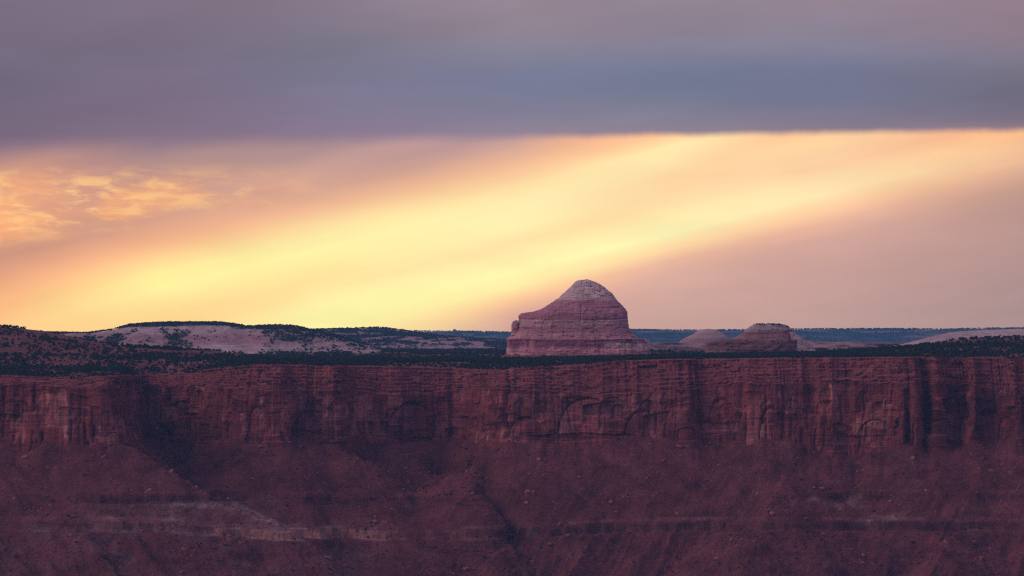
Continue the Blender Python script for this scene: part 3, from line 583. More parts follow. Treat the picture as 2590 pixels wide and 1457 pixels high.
# ------------------------------------------------------------------ hills behind: one sheet per hill, front face, crest and back
def hill_sheet(name, mat, label, u0, u1, nu, crest, Yc, base, Yb, shape, amp, seed, soilf=None, kind='structure', steps=None, back=900, nf=150, nzs=1.0, cat=None):
    u = np.linspace(u0, u1, nu)[None, :]
    tf = np.linspace(0, 1, nf)[:, None]; tb = np.linspace(0, 1, 26)[1:, None]
    vc = stab(u, crest, (u1 - u0) / nu * 2); vb = tab(u, base)
    zc = Z_(vc, Yc); zb_ = Z_(vb, Yb) - 6
    sh = shape(tf)
    Yf = Yb + (Yc - Yb) * tf + 0 * u
    X0 = (u - 1295) * K * Yf
    n = fbm(X0 / (70 * nzs), tf * 3, oct=5, seed=seed) ; g = ridged(X0 / (55 * nzs), tf * 1.2, oct=3, seed=seed + 9) - 0.6
    env = np.sin(np.pi * np.clip(tf, 0, 1)) ** 0.7
    prog = np.clip(sh + 0.10 * n * env + 0.10 * g * env, 0, 1.05)
    if steps:
        k_, e_, a_ = steps; qq = prog * k_ + 0.25 * fbm(X0 / 120, X0 * 0, oct=3, seed=seed + 4); f_ = qq - np.floor(qq)
        f2 = np.where(f_ < 0.5, 0.5 * (2 * f_) ** e_, 1 - 0.5 * (2 - 2 * f_) ** e_); prog = prog * (1 - a_ * env) + np.clip((np.floor(qq) + f2) / k_, 0, 1.05) * a_ * env
    Zf = zb_ + (zc - zb_) * prog + amp * 0.25 * fbm(X0 / 14, Yf / 14, oct=4, seed=seed + 2) * np.clip(env + 0.1, 0, 1)
    Yk = Yc + back * tb + 0 * u; Xk = (u - 1295) * K * Yk; Zk = zc - (np.abs(zc - zb_) * 1.0 + 12) * tb ** 2 + 0 * u + 0.3 * fbm(Xk / 14, Yk / 14, oct=3, seed=seed + 3)
    XX = np.vstack([X0, Xk]); YY = np.vstack([Yf, Yk]); ZZ = np.vstack([Zf, Zk])
    mk_ = np.zeros(XX.shape + (3,), np.float32)
    if soilf is not None: mk_[...] = soilf(1295 + XX / (K * YY), 840 - ZZ / (K * YY), XX, YY, ZZ)
    o = obj(name, mesh_np(name, np.stack([XX, YY, ZZ], -1).reshape(-1, 3), grid_faces(XX.shape[0], nu), mat, mask=mk_.reshape(-1, 3)))
    tag(o, label, cat=cat, kind=kind)
    return o, XX[:nf], YY[:nf], ZZ[:nf], mk_[:nf]
def soil_slick(U_, V_, X, Y, Zz):
    m_ = np.zeros(X.shape + (3,), np.float32)
    n = fbm(X / 35, Zz / 9, oct=5, seed=201, gain=0.6)
    veg = np.maximum.reduce([box(U_ + 55 * n - 0.35 * (V_ - 860), 425, 478, 10) * box(V_ + 12 * n, 838, 892, 5), box(U_ + 50 * n + 1.2 * (V_ - 860), 268, 318, 12) * box(V_ + 14 * n, 842, 878, 4), box(U_ + 10 * n, 212, 238, 6) * box(V_, 850, 862, 3), 1.0 * box(V_ - tab(U_, [(130,842),(330,822),(560,817),(640,828),(900,830)]), -3, 6, 1.5), 0.9 * box(U_ + 40 * n, 690, 1400, 20) * box(V_ + 20 * n, 832, 862, 5), np.clip(fbm(X / 16, Zz / 4, oct=4, seed=203, gain=0.6) * 4 - 1.0, 0, 1) * 0.85, 0.8 * box(U_, 660, 1100, 30) * np.clip(n * 3, 0, 1)])
    m_[..., 2] = np.clip(veg, 0, 1); m_[..., 0] = np.clip(box(V_ + 4 * n, 848, 872, 5) * 1.0, 0, 1) * box(U_, 100, 690, 20)
    m_[..., 1] = np.clip(n * 1.8 + 0.1, 0, 1) * (1 - m_[..., 0])
    return m_
dome_sh = lambda t: np.sin(np.clip(t, 0, 1) * np.pi / 2) ** 0.85
slick_o, SX, SY, SZ, SM = hill_sheet('slickrock_hill', M_slick, 'broad pale slickrock hill with a juniper fringe along its crest at the left', 120, 1010, 900,
    [(100,846),(130,843),(225,843),(280,836),(330,823),(365,820),(400,818),(430,817),(560,817),(590,821),(620,827),(650,826),(700,824),(740,826),(765,831),(790,838),(850,850),(920,868),(1010,905)], 13300, [(100,905),(1010,912)], 12300, dome_sh, 7, 210, soil_slick, kind=None, cat='rock hill', steps=(5, 2.2, 0.5))
def soil_dark(U_, V_, X, Y, Zz):
    m_ = np.zeros(X.shape + (3,), np.float32); n = fbm(X / 60, Zz / 6, oct=5, seed=221, gain=0.6)
    m_[..., 2] = np.clip(0.5 + n * 2.8 + 0.5 * box(V_, 836, 852, 4) - 0.7 * box(V_, 884, 902, 3), 0, 1); m_[..., 1] = np.clip(n * -2.5, 0, 1)
    return m_
dark_o, KX, KY, KZ, KM = hill_sheet('terraced_hill', M_darkhill, 'dark terraced hill with bands of juniper between the pale hill and the butte', 660, 1460, 800,
    [(640,845),(700,838),(770,835),(800,834),(860,832),(960,829),(1000,833),(1040,839),(1100,848),(1200,857),(1290,862),(1460,872)], 20500, [(640,893),(1460,897)], 18400, lambda t: t ** 0.8, 7, 230, soil_dark, kind=None, cat='hill', steps=(6, 2.8, 0.8))
def soil_pale(U_, V_, X, Y, Zz):
    m_ = np.zeros(X.shape + (3,), np.float32); n = fbm(X / 30, Zz / 8, oct=4, seed=241)
    m_[..., 1] = np.clip(0.6 + n, 0, 1); m_[..., 2] = np.clip(n * 2.6 - 0.7, 0, 1) * 0.8
    return m_
hill_sheet('slickrock_slope', M_slick, 'smooth whitish slickrock slope climbing towards the right edge behind the red wooded hill', 2215, 3300, 420,
    [(2200,886),(2270,873),(2310,864),(2345,854),(2400,841),(2440,838),(2520,834),(2590,832),(2800,828),(3300,826)], 12200, [(2200,892),(3300,892)], 11300, dome_sh, 5, 250, soil_pale, kind=None, cat='rock slope')
def soil_low(U_, V_, X, Y, Zz):
    m_ = np.zeros(X.shape + (3,), np.float32); n = fbm(X / 40, Zz / 5, oct=4, seed=261)
    m_[..., 1] = np.clip(0.3 - n, 0, 1); m_[..., 2] = np.clip(n * 2.4, 0, 1) * 0.9
    return m_
hill_sheet('low_mesa', M_darkhill, 'low flat mesa of mauve rock to the right of the small capped butte', 1985, 2300, 320,
    [(1985,872),(2010,862),(2050,861),(2080,864),(2150,864),(2180,869),(2240,878),(2300,892)], 12700, [(1985,898),(2300,898)], 12200, lambda t: t ** 0.7, 4, 270, soil_low, kind=None, cat='mesa', nf=80, steps=(4, 3, 0.8))
hill_sheet('valley_hills', M_darkhill, 'wooded broken ground in the gap between the butte and the capped butte', 1560, 1830, 280,
    [(1560,872),(1640,868),(1700,866),(1760,867),(1830,870)], 13000, [(1560,902),(1830,902)], 12300, lambda t: t ** 0.9, 4, 280, soil_dark, kind='structure', nf=80, steps=(5, 3, 0.8))
def soil_far(U_, V_, X, Y, Zz):
    m_ = np.zeros(X.shape + (3,), np.float32); n = fbm(X / 200, Zz / 16, oct=5, seed=281, gain=0.6)
    m_[..., 2] = np.clip(0.75 + n * 2.2, 0, 1); m_[..., 1] = np.clip(-n * 2 - 0.2, 0, 1) * 0.7
    return m_
far_o, FXX, FYY, FZZ, FM = hill_sheet('far_mesa', M_far, 'long level mesa along the horizon', -700, 3300, 1500,
    [(-700,838),(-100,836),(60,838),(200,843),(300,844),(1000,837),(1060,838),(1180,839),(1290,841),(1560,836),(1600,834),(1700,836),(1780,836),(1870,835),(2000,833),(2300,832),(2380,834),(2440,832),(2590,830),(3300,834)], 42000, [(-700,872),(3300,872)], 39000, lambda t: np.clip(t * 1.15, 0, 1) ** 0.75, 10, 290, soil_far, steps=(4, 3, 0.7), back=2600, nzs=5.0)
# ------------------------------------------------------------------ closed rock bodies
def body(name, rows, Yc, mats, depth=0.75, seed=0, amp=1.0, strata=1.0, nth=520, dz=0.55, bands=None, expo=2.6, parent=None, part_names=None, flute=None, ycen=None):
    r = np.array(rows, float); r = r[np.argsort(-r[:, 0])]                    # from base (large v) up
    zt_ = Z_(r[:, 0], Yc); xl = X_(r[:, 1], Yc); xr = X_(r[:, 2], Yc)
    nz = max(12, int((zt_[-1] - zt_[0]) / dz)); zs = np.linspace(zt_[0], zt_[-1], nz)
    L = np.interp(zs, zt_, xl); R = np.interp(zs, zt_, xr)
    th = np.linspace(0, 2 * np.pi, nth, endpoint=False)[None, :]
    cx = ((L + R) / 2)[:, None]; a_ = ((R - L) / 2)[:, None]
    amax = a_.max(); b_ = depth * amax * (a_ / amax) ** 0.8
    c_, s_ = np.cos(th), np.sin(th)
    ex = 2.0 / expo
    X = cx + a_ * np.sign(c_) * np.abs(c_) ** ex; Y = (ycen or Yc) + depth * amax * 0.0 + b_ * np.sign(s_) * np.abs(s_) ** ex
    Zg = zs[:, None] + 0 * th
    nx = np.sign(c_) * np.abs(c_) ** (2 - ex) / np.maximum(a_, 1); ny = np.sign(s_) * np.abs(s_) ** (2 - ex) / np.maximum(b_, 1)
    l_ = np.hypot(nx, ny) + 1e-9; nx, ny = nx / l_, ny / l_
    edgek = 0.35 + 0.65 * np.clip(np.abs(s_), 0, 1)                            # keep the outline close to the surveyed one
    st = fbm(Zg / 5.5, X / 160, oct=4, seed=seed + 1, gain=0.6)
    jt = np.exp(-((ridged(X / 26 + 0.15 * fbm(Zg / 12, X / 60, oct=2, seed=seed + 12), Y / 90, oct=1, seed=seed + 11) - 1.0) / 0.05) ** 2) * sst(-0.1, 0.3, fbm(X / 40, Zg / 22, oct=2, seed=seed + 13))
    lump = 2.2 * (vn(np.floor(X / 9 + 0.5 * fbm(Zg / 8, X / 20, oct=2, seed=seed + 14)), np.floor(Zg / 6.5 + 0.6 * fbm(X / 15, Zg * 0, oct=2, seed=seed + 15)), None, seed + 16) - 0.5)
    d = amp * (lump - 3.0 * jt + 3.4 * fbm(X / 24, Y / 24, Zg / 14, oct=5, seed=seed + 2, gain=0.58) + 1.0 * strata * st + 1.3 * (ridged(X / 11, Zg / 13, oct=3, seed=seed + 3) - 0.6) + 0.5 * fbm(X / 4, Y / 4, Zg / 3, oct=3, seed=seed + 5))
    if flute is not None:
        fz = sst(flute[0], flute[1], Zg) if flute[0] < flute[1] else 1 - sst(flute[1], flute[0], Zg)
        d = d + fz * 3.2 * (ridged(X / 16 + Y / 19, Zg / 90, oct=3, seed=seed + 7) - 0.6)
    vv = 840 - Zg / (K * Yc)
    if bands:
        for (v0, v1, dd) in bands: d = d + dd * (0.55 + 0.9 * fbm(X / 28, Zg * 0 + v0, oct=3, seed=seed + 18)) * box(vv + 4.0 * fbm(X / 40, Zg * 0, oct=2, seed=seed + 8), v0, v1, 1.1)
    X = X + nx * d * edgek; Y = Y + ny * d
    Zg = Zg + 0.5 * amp * fbm(X / 6, Y / 6, oct=3, seed=seed + 9)
    out = []
    # top cap rows towards the centre
    for f_ in (0.7, 0.4, 0.12, 0.0):
        X = np.vstack([X, cx[-1] + (X[nz-1:nz] - cx[-1]) * f_]); yc0 = Y[nz-1:nz].mean(); Y = np.vstack([Y, yc0 + (Y[nz-1:nz] - yc0) * f_])
        Zg = np.vstack([Zg, Zg[nz-1:nz].mean() * (1 - f_) + Zg[nz-1:nz] * f_ + 1.0 * (1 - f_)])
    return X, Y, Zg, zs, nz
def emit(name, X, Y, Zg, mat, parent, org, mask=None, close=False):
    co = np.stack([X - org[0], Y - org[1], Zg - org[2]], -1).reshape(-1, 3)
    o = obj(name, mesh_np(name, co, grid_faces(X.shape[0], X.shape[1], wrap=True), mat, mask=None if mask is None else mask.reshape(-1, mask.shape[-1])), parent)
    return o
YB = 10000.0
zb_ = lambda v: float(Z_(v, YB))
M_butte = rock_mat('butte_rock', [(zb_(905), (0.475, 0.252, 0.241)), (zb_(897), (0.634, 0.356, 0.335)), (zb_(882), (0.634, 0.348, 0.326)), (zb_(876), (0.276, 0.115, 0.131)), (zb_(860), (0.288, 0.124, 0.144)), (zb_(855), (0.523, 0.274, 0.275)), (zb_(846), (0.571, 0.410, 0.342)), (zb_(840), (0.475, 0.237, 0.241)), (zb_(830), (0.523, 0.267, 0.267)), (zb_(826), (0.558, 0.397, 0.341)), (zb_(811), (0.558, 0.412, 0.355)), (zb_(806), (0.460, 0.237, 0.241)), (zb_(775), (0.460, 0.244, 0.249)), (zb_(762), (0.444, 0.237, 0.241)), (zb_(759), (0.603, 0.511, 0.422)), (zb_(745), (0.634, 0.565, 0.469)), (zb_(706), (0.668, 0.602, 0.503))], zb_(905), zb_(706),
    warp=3.0, strata=0.24, streak=0.30, mottle=0.28, fresh=(0.730, 0.414, 0.379), pale=(0.668, 0.584, 0.469), soil=(0.079, 0.074, 0.069), bump=0.9)
MAIN = [(910,1274,1652),(899,1280,1646),(886,1281.5,1643),(870,1282.5,1636),(862,1282,1632),(857,1282,1629),(855.5,1283,1613),(852,1288,1609),(845,1297,1602),(836,1306,1597),(829,1308,1591),(818,1309.5,1589),(807,1311,1588),(798,1313,1587.5),(793,1318,1587),(790.5,1332,1586.5),(788.6,1348,1586),(783,1366,1582),(778,1376,1578),(771,1387,1572),(765,1395,1567),(760,1402,1562),(752,1414,1556),(742,1425,1547),(735,1433,1539),(727,1442,1530),(719,1450,1518),(714,1454,1508),(711,1457.5,1500),(708.5,1466,1494),(707,1478,1488)]
butte = tag(empty('butte', (float(X_(1460, YB)), YB, zb_(899))), 'tall bell-shaped sandstone butte with pale cap standing alone on the skyline', 'butte')
bo = butte.location
BX, BY, BZ, bzs, bnz = body('butte', MAIN, YB, None, depth=0.62, seed=300, amp=1.0, bands=[(870,884,-0.6),(829,833,-1.2),(806,810,-2.0),(758,761,-1.5),(884,900,1.2),(857,860,1.6)], flute=(zb_(856), zb_(862)), dz=0.5, nth=700)
bU = 1295 + BX / (K * YB); bV = 840 - BZ / (K * YB)
bmk = np.zeros(BX.shape + (3,), np.float32)
nB = fbm(BX / 14, BY / 30, BZ / 9, oct=4, seed=320)
bmk[..., 1] = np.clip(np.clip(nB * 2, 0, 1) * 0.3 * box(bV, 808, 828, 2) + 0.95 * box(bU + 20 * nB, 1525, 1640, 12) * box(bV, 868, 882, 3) + 0.7 * box(bV, 700, 757, 2), 0, 1)
bmk[..., 0] = np.clip(0.8 * np.clip(fbm(BX / 9, BZ / 60, oct=3, seed=322) * 2.5, 0, 1) * box(bV, 876, 898, 3) + 0.8 * box(bU, 1338, 1349, 3) * box(bV, 862, 898, 4) + 0.6 * box(bU, 1325, 1331, 2) * box(bV, 862, 898, 4), 0, 1)
potholes = np.clip(fbm(BX / 7, BY / 8, BZ / 3.2, oct=4, seed=324) * 4.5 - 1.0, 0, 1) * np.clip(box(bV, 812, 850, 4) + 0.8 * box(bV, 715, 752, 6) + 0.5 * box(bV, 780, 800, 5) + 0.35, 0, 1)
add_varnish_shade(M_butte, (0.30, 0.30, 0.42))
potholes = potholes * np.clip(fbm(BX / 40, BZ / 18, oct=2, seed=326) * 2 + 0.6, 0, 1)
potholes = np.maximum(potholes, 0.7 * box(bU + 6 * nB, 1291, 1322, 4) * box(bV, 858, 893, 4)); potholes = np.maximum(potholes, 0.5 * np.clip(fbm(BX / 12, BZ / 70, oct=3, seed=328) * 3 - 0.4, 0, 1) * box(bV, 859, 893, 3))
bmk = np.concatenate([bmk, potholes[..., None].astype(np.float32)], -1)
nrm = np.where(np.arange(BX.shape[0])[:, None] < bnz, 1.0, 0.0); BY = BY + potholes * 2.2 * np.sign(YB - BY) * nrm
def split_rows(v): return int(np.clip(np.searchsorted(bzs, zb_(v)), 1, bnz - 2))
r1, r2, r3 = split_rows(858), split_rows(807), split_rows(760)
for nm, a0, a1, lb in (('cliff_base', 0, r1, 'sheer red foot of the butte with pale streaks'), ('banded_wall', r1, r2, 'pitted pale and red bands'), ('red_shoulder', r2, r3, 'smooth mauve shoulder'), ('summit_cap', r3, BX.shape[0] - 1, 'pale grey cracked summit')):
    s_ = slice(a0, a1 + 1); o = emit(nm, BX[s_], BY[s_], BZ[s_], M_butte, butte, bo, bmk[s_]); o['label'] = lb
PIN = [(848,1290,1314),(843,1294,1312),(835,1293.5,1310.5),(822,1293.5,1309.8),(816,1295,1309.6),(812,1299,1309.4),(810.5,1303,1309)]
pX, pY, pZ, _, _ = body('pinnacle', PIN, YB, None, depth=1.3, seed=340, amp=0.35, nth=120, ycen=YB - 22)
emit('side_pinnacle', pX, pY, pZ, M_butte, butte, bo, np.zeros(pX.shape + (4,), np.float32))
# rubble apron round the foot
def apron(name, cx, cy, a, b, z0, ztop, spread, mat, seed, org, parent, soilv=0.55):
    th = np.linspace(0, 2 * np.pi, 420, endpoint=False)[None, :]; t_ = np.linspace(0, 1, 44)[:, None]
    rr = 1 + 0 * th; ex = 2 / 2.6; c_, s_ = np.cos(th), np.sin(th)
    irr = spread * (1 + 0.45 * fbm(np.cos(th) * 4, np.sin(th) * 4, oct=3, seed=seed))
    X = cx + (a + irr * (1 - t_)) * np.sign(c_) * np.abs(c_) ** ex; Y = cy + (b + irr * (1 - t_)) * np.sign(s_) * np.abs(s_) ** ex
    Zq = z0 + (ztop - z0) * t_ ** 1.3 * (1 + 0.3 * fbm(np.cos(th) * 7, np.sin(th) * 7 , oct=4, seed=seed + 1)) + 0.9 * fbm(X / 7, Y / 7, oct=4, seed=seed + 2)
    m_ = np.zeros(X.shape + (3,), np.float32); m_[..., 2] = np.clip(soilv + fbm(X / 20, Y / 20, oct=3, seed=seed + 4), 0, 1) * 0.7; m_[..., 1] = 0.5 * np.clip(fbm(X / 15, Y / 15, oct=3, seed=seed + 5) * 2, 0, 1)
    return emit(name, X, Y, Zq, mat, parent, org, m_)
apron('rubble_apron', float(X_(1463, YB)), YB, 127, 78, zb_(912), zb_(895), 24, M_plateau, 360, bo, butte)
# small capped butte on the right
YS = 11000.0
zs_ = lambda v: float(Z_(v, YS))
M_sb = rock_mat('small_butte_rock', [(zs_(902), (0.26, 0.17, 0.145)), (zs_(884), (0.25, 0.15, 0.13)), (zs_(873), (0.22, 0.115, 0.10)), (zs_(867), (0.15, 0.07, 0.065)), (zs_(860), (0.18, 0.085, 0.075)), (zs_(857), (0.33, 0.20, 0.17)), (zs_(848), (0.31, 0.165, 0.14)), (zs_(841), (0.20, 0.10, 0.09)), (zs_(838.5), (0.45, 0.37, 0.33)), (zs_(820), (0.50, 0.43, 0.385))], zs_(902), zs_(820),
    warp=1.5, strata=0.2, streak=0.25, mottle=0.2, soil=(0.09, 0.085, 0.075), bump=0.8)
sb = tag(empty('capped_butte', (float(X_(1900, YS)), YS, zs_(899))), 'low butte with pale tree-topped cap over a red cliff, right of the tall butte', 'butte')
so_ = sb.location
def simple_part(nm, rows, Yc, yc, mat, parent, org, depth, seed, amp=0.6, soilk=0.0, lb=None, expo=2.6, flute=None, bands=None, palek=0.0, nth=260):
    X, Y, Zq, zs2, n2_ = body(nm, rows, Yc, None, depth=depth, seed=seed, amp=amp, nth=nth, ycen=yc, expo=expo, flute=flute, bands=bands)
    m_ = np.zeros(X.shape + (3,), np.float32); n = fbm(X / 9, Y / 9, Zq / 5, oct=4, seed=seed + 20)
    m_[..., 2] = np.clip(n * 3 - 1.2 + soilk * 2, 0, 1) * min(1, 0.5 + soilk); m_[..., 1] = np.clip(palek + n, 0, 1) * (palek > 0)
    o = emit(nm, X, Y, Zq, mat, parent, org, m_)
    if lb: o['label'] = lb
    return X, Y, Zq
simple_part('cliff_base', [(903,1780,2019),(899,1783,2017),(880,1784,2016),(870,1784,2015.5),(868,1784.5,2015),(866,1790,2015),(864,1800,2015),(862,1815,2014.6),(860,1840,2014),(858.5,1851,2013)], YS, YS, M_sb, sb, so_, 0.55, 400, 1.7, 0.25, 'dark red cliff with an overgrown lower slope', flute=(zs_(875), zs_(868)))
simple_part('red_tier', [(860,1846,2003),(857,1850,2002),(850,1866,2001),(845,1874,1999),(841,1881,1996),(838.5,1884,1992)], YS, YS + 6, M_sb, sb, so_, 0.6, 420, 1.2, 0.15, 'stepped red middle tier')
simple_part('summit_cap', [(840,1881,2004),(836,1884,2006),(832.6,1887,2003),(829,1893,1996),(826,1898,1990),(823.5,1903,1985),(821.3,1908,1978),(820.5,1915,1970)], YS, YS + 8, M_sb, sb, so_, 0.6, 440, 1.0, 0.12, 'pale rounded cap', palek=0.4)
simple_part('pale_flank', [(905,1960,2090),(885,1970,2066),(868,1975,2053),(862,1978,2044),(856,1980,2036),(848,1984,2024),(842,1986,2015),(836,1988,2008)], YS + 260, YS + 330, M_slick, sb, so_, 0.8, 460, 0.8, 0.25, 'pale slope falling away on the right side', palek=0.5)
# white domes
dm = tag(empty('slickrock_dome', (float(X_(1788, 13500)), 13500, float(Z_(870, 13500)))), 'smooth pale conical rock dome between the tall butte and the capped butte', 'rock dome')
M_dome = rock_mat('dome_rock', [(-50, (0.34, 0.23, 0.2)), (-26, (0.36, 0.25, 0.215)), (-18, (0.33, 0.22, 0.19)), (-10, (0.42, 0.33, 0.285)), (-6, (0.36, 0.27, 0.235)), (0, (0.43, 0.35, 0.30)), (10, (0.43, 0.35, 0.30))], -50, 10, warp=1.2, strata=0.12, streak=0.06, mottle=0.1, bump=0.4, soil=(0.2, 0.16, 0.14))
simple_part('rock_body', [(885,1690,1880),(868.5,1713,1857),(862,1721,1851),(857,1728,1846),(853,1737,1841),(849,1745,1836.5),(844,1754,1829),(839,1763,1820.5),(836,1768,1814),(834,1773,1809),(832.7,1780,1800),(832.2,1787,1795)], 13500, 13500, M_dome, dm, dm.location, 0.9, 500, 0.6, 0.1, None, expo=2.1)
d2 = tag(empty('small_dome', (float(X_(1632, 12800)), 12800, float(Z_(872, 12800)))), 'small white rock dome peeking out behind the right foot of the tall butte', 'rock dome')
simple_part('rock_body', [(885,1590,1662),(870,1606,1652),(866,1609,1648.5),(862,1612,1643),(859,1616,1636),(857,1621,1631)], 12800, 12800, M_dome, d2, d2.location, 0.9, 520, 0.4, 0, None, expo=2.1, nth=160)
sp_ = tag(empty('horizon_spire', (float(X_(1152, 38500)), 38500, float(Z_(842, 38500)))), 'tiny lone rock spire poking above the level horizon left of the tall butte', 'rock spire')
simple_part('rock_body', [(848,1140,1168),(841,1143,1165),(839,1144.5,1162),(837,1145.4,1157.5),(834.5,1146,1154),(832.4,1147.2,1151)], 38500, 38500, M_far, sp_, sp_.location, 0.8, 540, 0.6, 0, None, nth=90, expo=2.2)
# ------------------------------------------------------------------ trees and shrubs
ico_v = None
def clump_cloud(seed, n, rx, rz, fs, z0):               # leaf-sized faces spread through a lobed crown
    r = np.random.default_rng(seed)
    lob = np.stack([r.normal(0, 0.42, 6) * rx, r.normal(0, 0.42, 6) * rx, z0 + rz * r.uniform(0.3, 1.5, 6)], 1); lr = r.uniform(0.42, 0.75, 6)
    k = r.integers(0, 6, n); d = r.normal(size=(n, 3)); d /= np.linalg.norm(d, axis=1)[:, None]; rad = r.uniform(0.35, 1, n) ** 0.5
    c = lob[k] + d * rad[:, None] * lr[k][:, None] * np.array([rx, rx, rz])
    c[:, 2] = np.maximum(c[:, 2], z0 * 0.4 + 0.05)
    a1 = r.normal(size=(n, 3)); a1 /= np.linalg.norm(a1, axis=1)[:, None]; a2 = np.cross(a1, r.normal(size=(n, 3))); a2 /= np.linalg.norm(a2, axis=1)[:, None] + 1e-9
    s = (fs * r.uniform(0.6, 1.3, n))[:, None]
    v = np.stack([c - a1 * s, c + a1 * s * 0.6 + a2 * s, c + a1 * s * 0.4 - a2 * s * 0.9], 1).reshape(-1, 3)
    return v, np.arange(3 * n).reshape(-1, 3)
def trunk(seed, h, r0):
    r = np.random.default_rng(seed); vs = []; fs = []
    def limb(p, q, ra, rb):
        b0 = len(vs); d = np.array(q) - np.array(p); d = d / np.linalg.norm(d); s1 = np.cross(d, [0.3, 0.9, 0.1]); s1 /= np.linalg.norm(s1); s2 = np.cross(d, s1)
        for c, rr in ((p, ra), (q, rb)):
            for k in range(6):
                a_ = k * math.pi / 3; vs.append(np.array(c) + rr * (math.cos(a_) * s1 + math.sin(a_) * s2))
        for k in range(6): fs.append((b0 + k, b0 + (k + 1) % 6, b0 + 6 + (k + 1) % 6, b0 + 6 + k))
    m1 = (r.normal(0, .12), r.normal(0, .12), h * .5); limb((0, 0, -0.4), m1, r0, r0 * .75)
    for k in range(4):
        a_ = k * 1.6 + r.uniform(0, 1); limb(m1, (m1[0] + math.cos(a_) * h * .45, m1[1] + math.sin(a_) * h * .45, h * r.uniform(.85, 1.25)), r0 * .6, r0 * .2)
    return np.array(vs), np.array(fs)
TV = []
for k in range(6):
    rx, rz = [(1.9, 1.25), (2.2, 1.4), (1.6, 1.5), (2.4, 1.3), (1.8, 1.7), (2.0, 1.1)][k]
    cv, cf = clump_cloud(900 + k, 420, rx, rz, 0.34, 0.9); tv, tf_ = trunk(920 + k, 1.7, 0.2)
    TV.append((mesh_np('crown', cv, cf, M_juniper, smooth=False), mesh_np('trunk', tv, tf_, M_bark)))
def surf_z(x, y):
    return plat_z(x, y) + plat_noise(x, y)
def rim_blend(x, y):
    ry = np.interp(x / y, rimx[sel] / rimy[sel], rimy[sel]); rz_ = np.interp(x / y, rimx[sel] / rimy[sel], rimz[sel]); b_ = sst(0, 260, y - ry)
    return rz_ * (1 - b_) + surf_z(x, y) * b_ , y - ry
# candidates over the mesa top
N = 60000
yy = 7800 + (10900 - 7800) * rng.random(N) ** 1.5; uu = rng.uniform(-330, 2920, N); xx = (uu - 1295) * K * yy
zz, back_ = rim_blend(xx, yy)
vv_ = 840 - zz / (K * yy); nn = fbm(xx / 55, yy / 110, oct=4, seed=601)
hillz = ((uu < 640) & (yy > 8900)) | ((uu > 2150) & (yy > 8900))
dens = np.where(hillz, 0.30 + 1.1 * nn, 0.66 + 1.0 * nn)
dens = np.where(back_ < 35, 0.10 + 0.5 * np.clip(nn, 0, 1), dens)
dens = np.where((yy > 9500) & ~hillz, 0.30 + 0.9 * nn, dens)
dens = np.where((np.abs(xx - X_(1463, YB)) < 140) & (np.abs(yy - YB) < 95), 0, dens)
dens = np.where((np.abs(xx - X_(1900, YS)) < 120) & (np.abs(yy - YS) < 90), 0, dens)
ok = (rng.random(N) < dens) & (back_ > 3)
xx, yy, zz, uu, back_ = xx[ok], yy[ok], zz[ok], uu[ok], back_[ok]
size = rng.uniform(0.62, 1.35, len(xx)) * np.where(back_ < 60, 0.85, 1.0)
# the 300 nearest ones in the picture are trees of their own
inview = (uu > 5) & (uu < 2585)
score = np.where(inview, yy - 130 * size, 1e9) + rng.uniform(0, 140, len(xx))
order = np.argsort(score)
seg = np.clip((uu / 2590 * 7).astype(int), 0, 6); hero = []
cnt = [0] * 7
for i in order:
    if not inview[i]: break
    s_ = seg[i]
    if cnt[s_] >= 43 or len(hero) >= 300: continue
    cnt[s_] += 1; hero.append(i)
PLACE = ['above the jutting left headland', 'above the shadowed recess beside the headland', 'above the pale slumped cliff face', 'above the central gully, left of the tall butte', 'in front of the foot of the tall butte', 'on the rim in front of the capped butte', 'on the rim below the red hill at the right']
for j, i in enumerate(hero):
    cm, tm = TV[j % 6]; r_ = empty('juniper_tree', (float(xx[i]), float(yy[i]), float(zz[i]) - 0.1))
    r_.rotation_euler = (0, 0, float(rng.uniform(0, 6.28))); r_.scale = (float(size[i]),) * 3
    tag(r_, 'dark juniper tree ' + PLACE[seg[i]], 'tree', 'junipers ' + PLACE[seg[i]])
    obj('crown', cm, r_); obj('trunk', tm, r_)
hs = set(hero); rest = np.array([i for i in range(len(xx)) if i not in hs])
def scatter(name, P_, S_, base_list, mat, label, smooth=False, parent=None):
    vs = []; fs = []; off = 0; nb = len(base_list); ki = rng.integers(0, nb, len(P_)); rot = rng.uniform(0, 2 * np.pi, len(P_))
    for b in range(nb):
        m_ = ki == b; bv, bf = base_list[b]; p = P_[m_]; s = S_[m_][:, None, None]; c, sn = np.cos(rot[m_]), np.sin(rot[m_])
        R = np.zeros((len(p), 3, 3)); R[:, 0, 0] = c; R[:, 0, 1] = -sn; R[:, 1, 0] = sn; R[:, 1, 1] = c; R[:, 2, 2] = 1
        v = np.einsum('nij,kj->nki', R, bv) * s + p[:, None, :]
        vs.append(v.reshape(-1, 3)); fs.append((bf[None] + (np.arange(len(p)) * len(bv))[:, None, None] + off).reshape(-1, bf.shape[1])); off += len(p) * len(bv)
    o = obj(name, mesh_np(name, np.concatenate(vs), np.concatenate(fs), mat, smooth=smooth), parent)
    return tag(o, label, kind='stuff')
near_b = [clump_cloud(940 + k, 64, *[(1.9, 1.25), (2.2, 1.4), (1.6, 1.5), (2.4, 1.3)][k % 4], 0.85, 0.7) for k in range(6)]
scatter('juniper_woodland', np.stack([xx, yy, zz], 1)[rest], size[rest], near_b, M_juniper, 'dark juniper and pinyon woodland covering the mesa top')
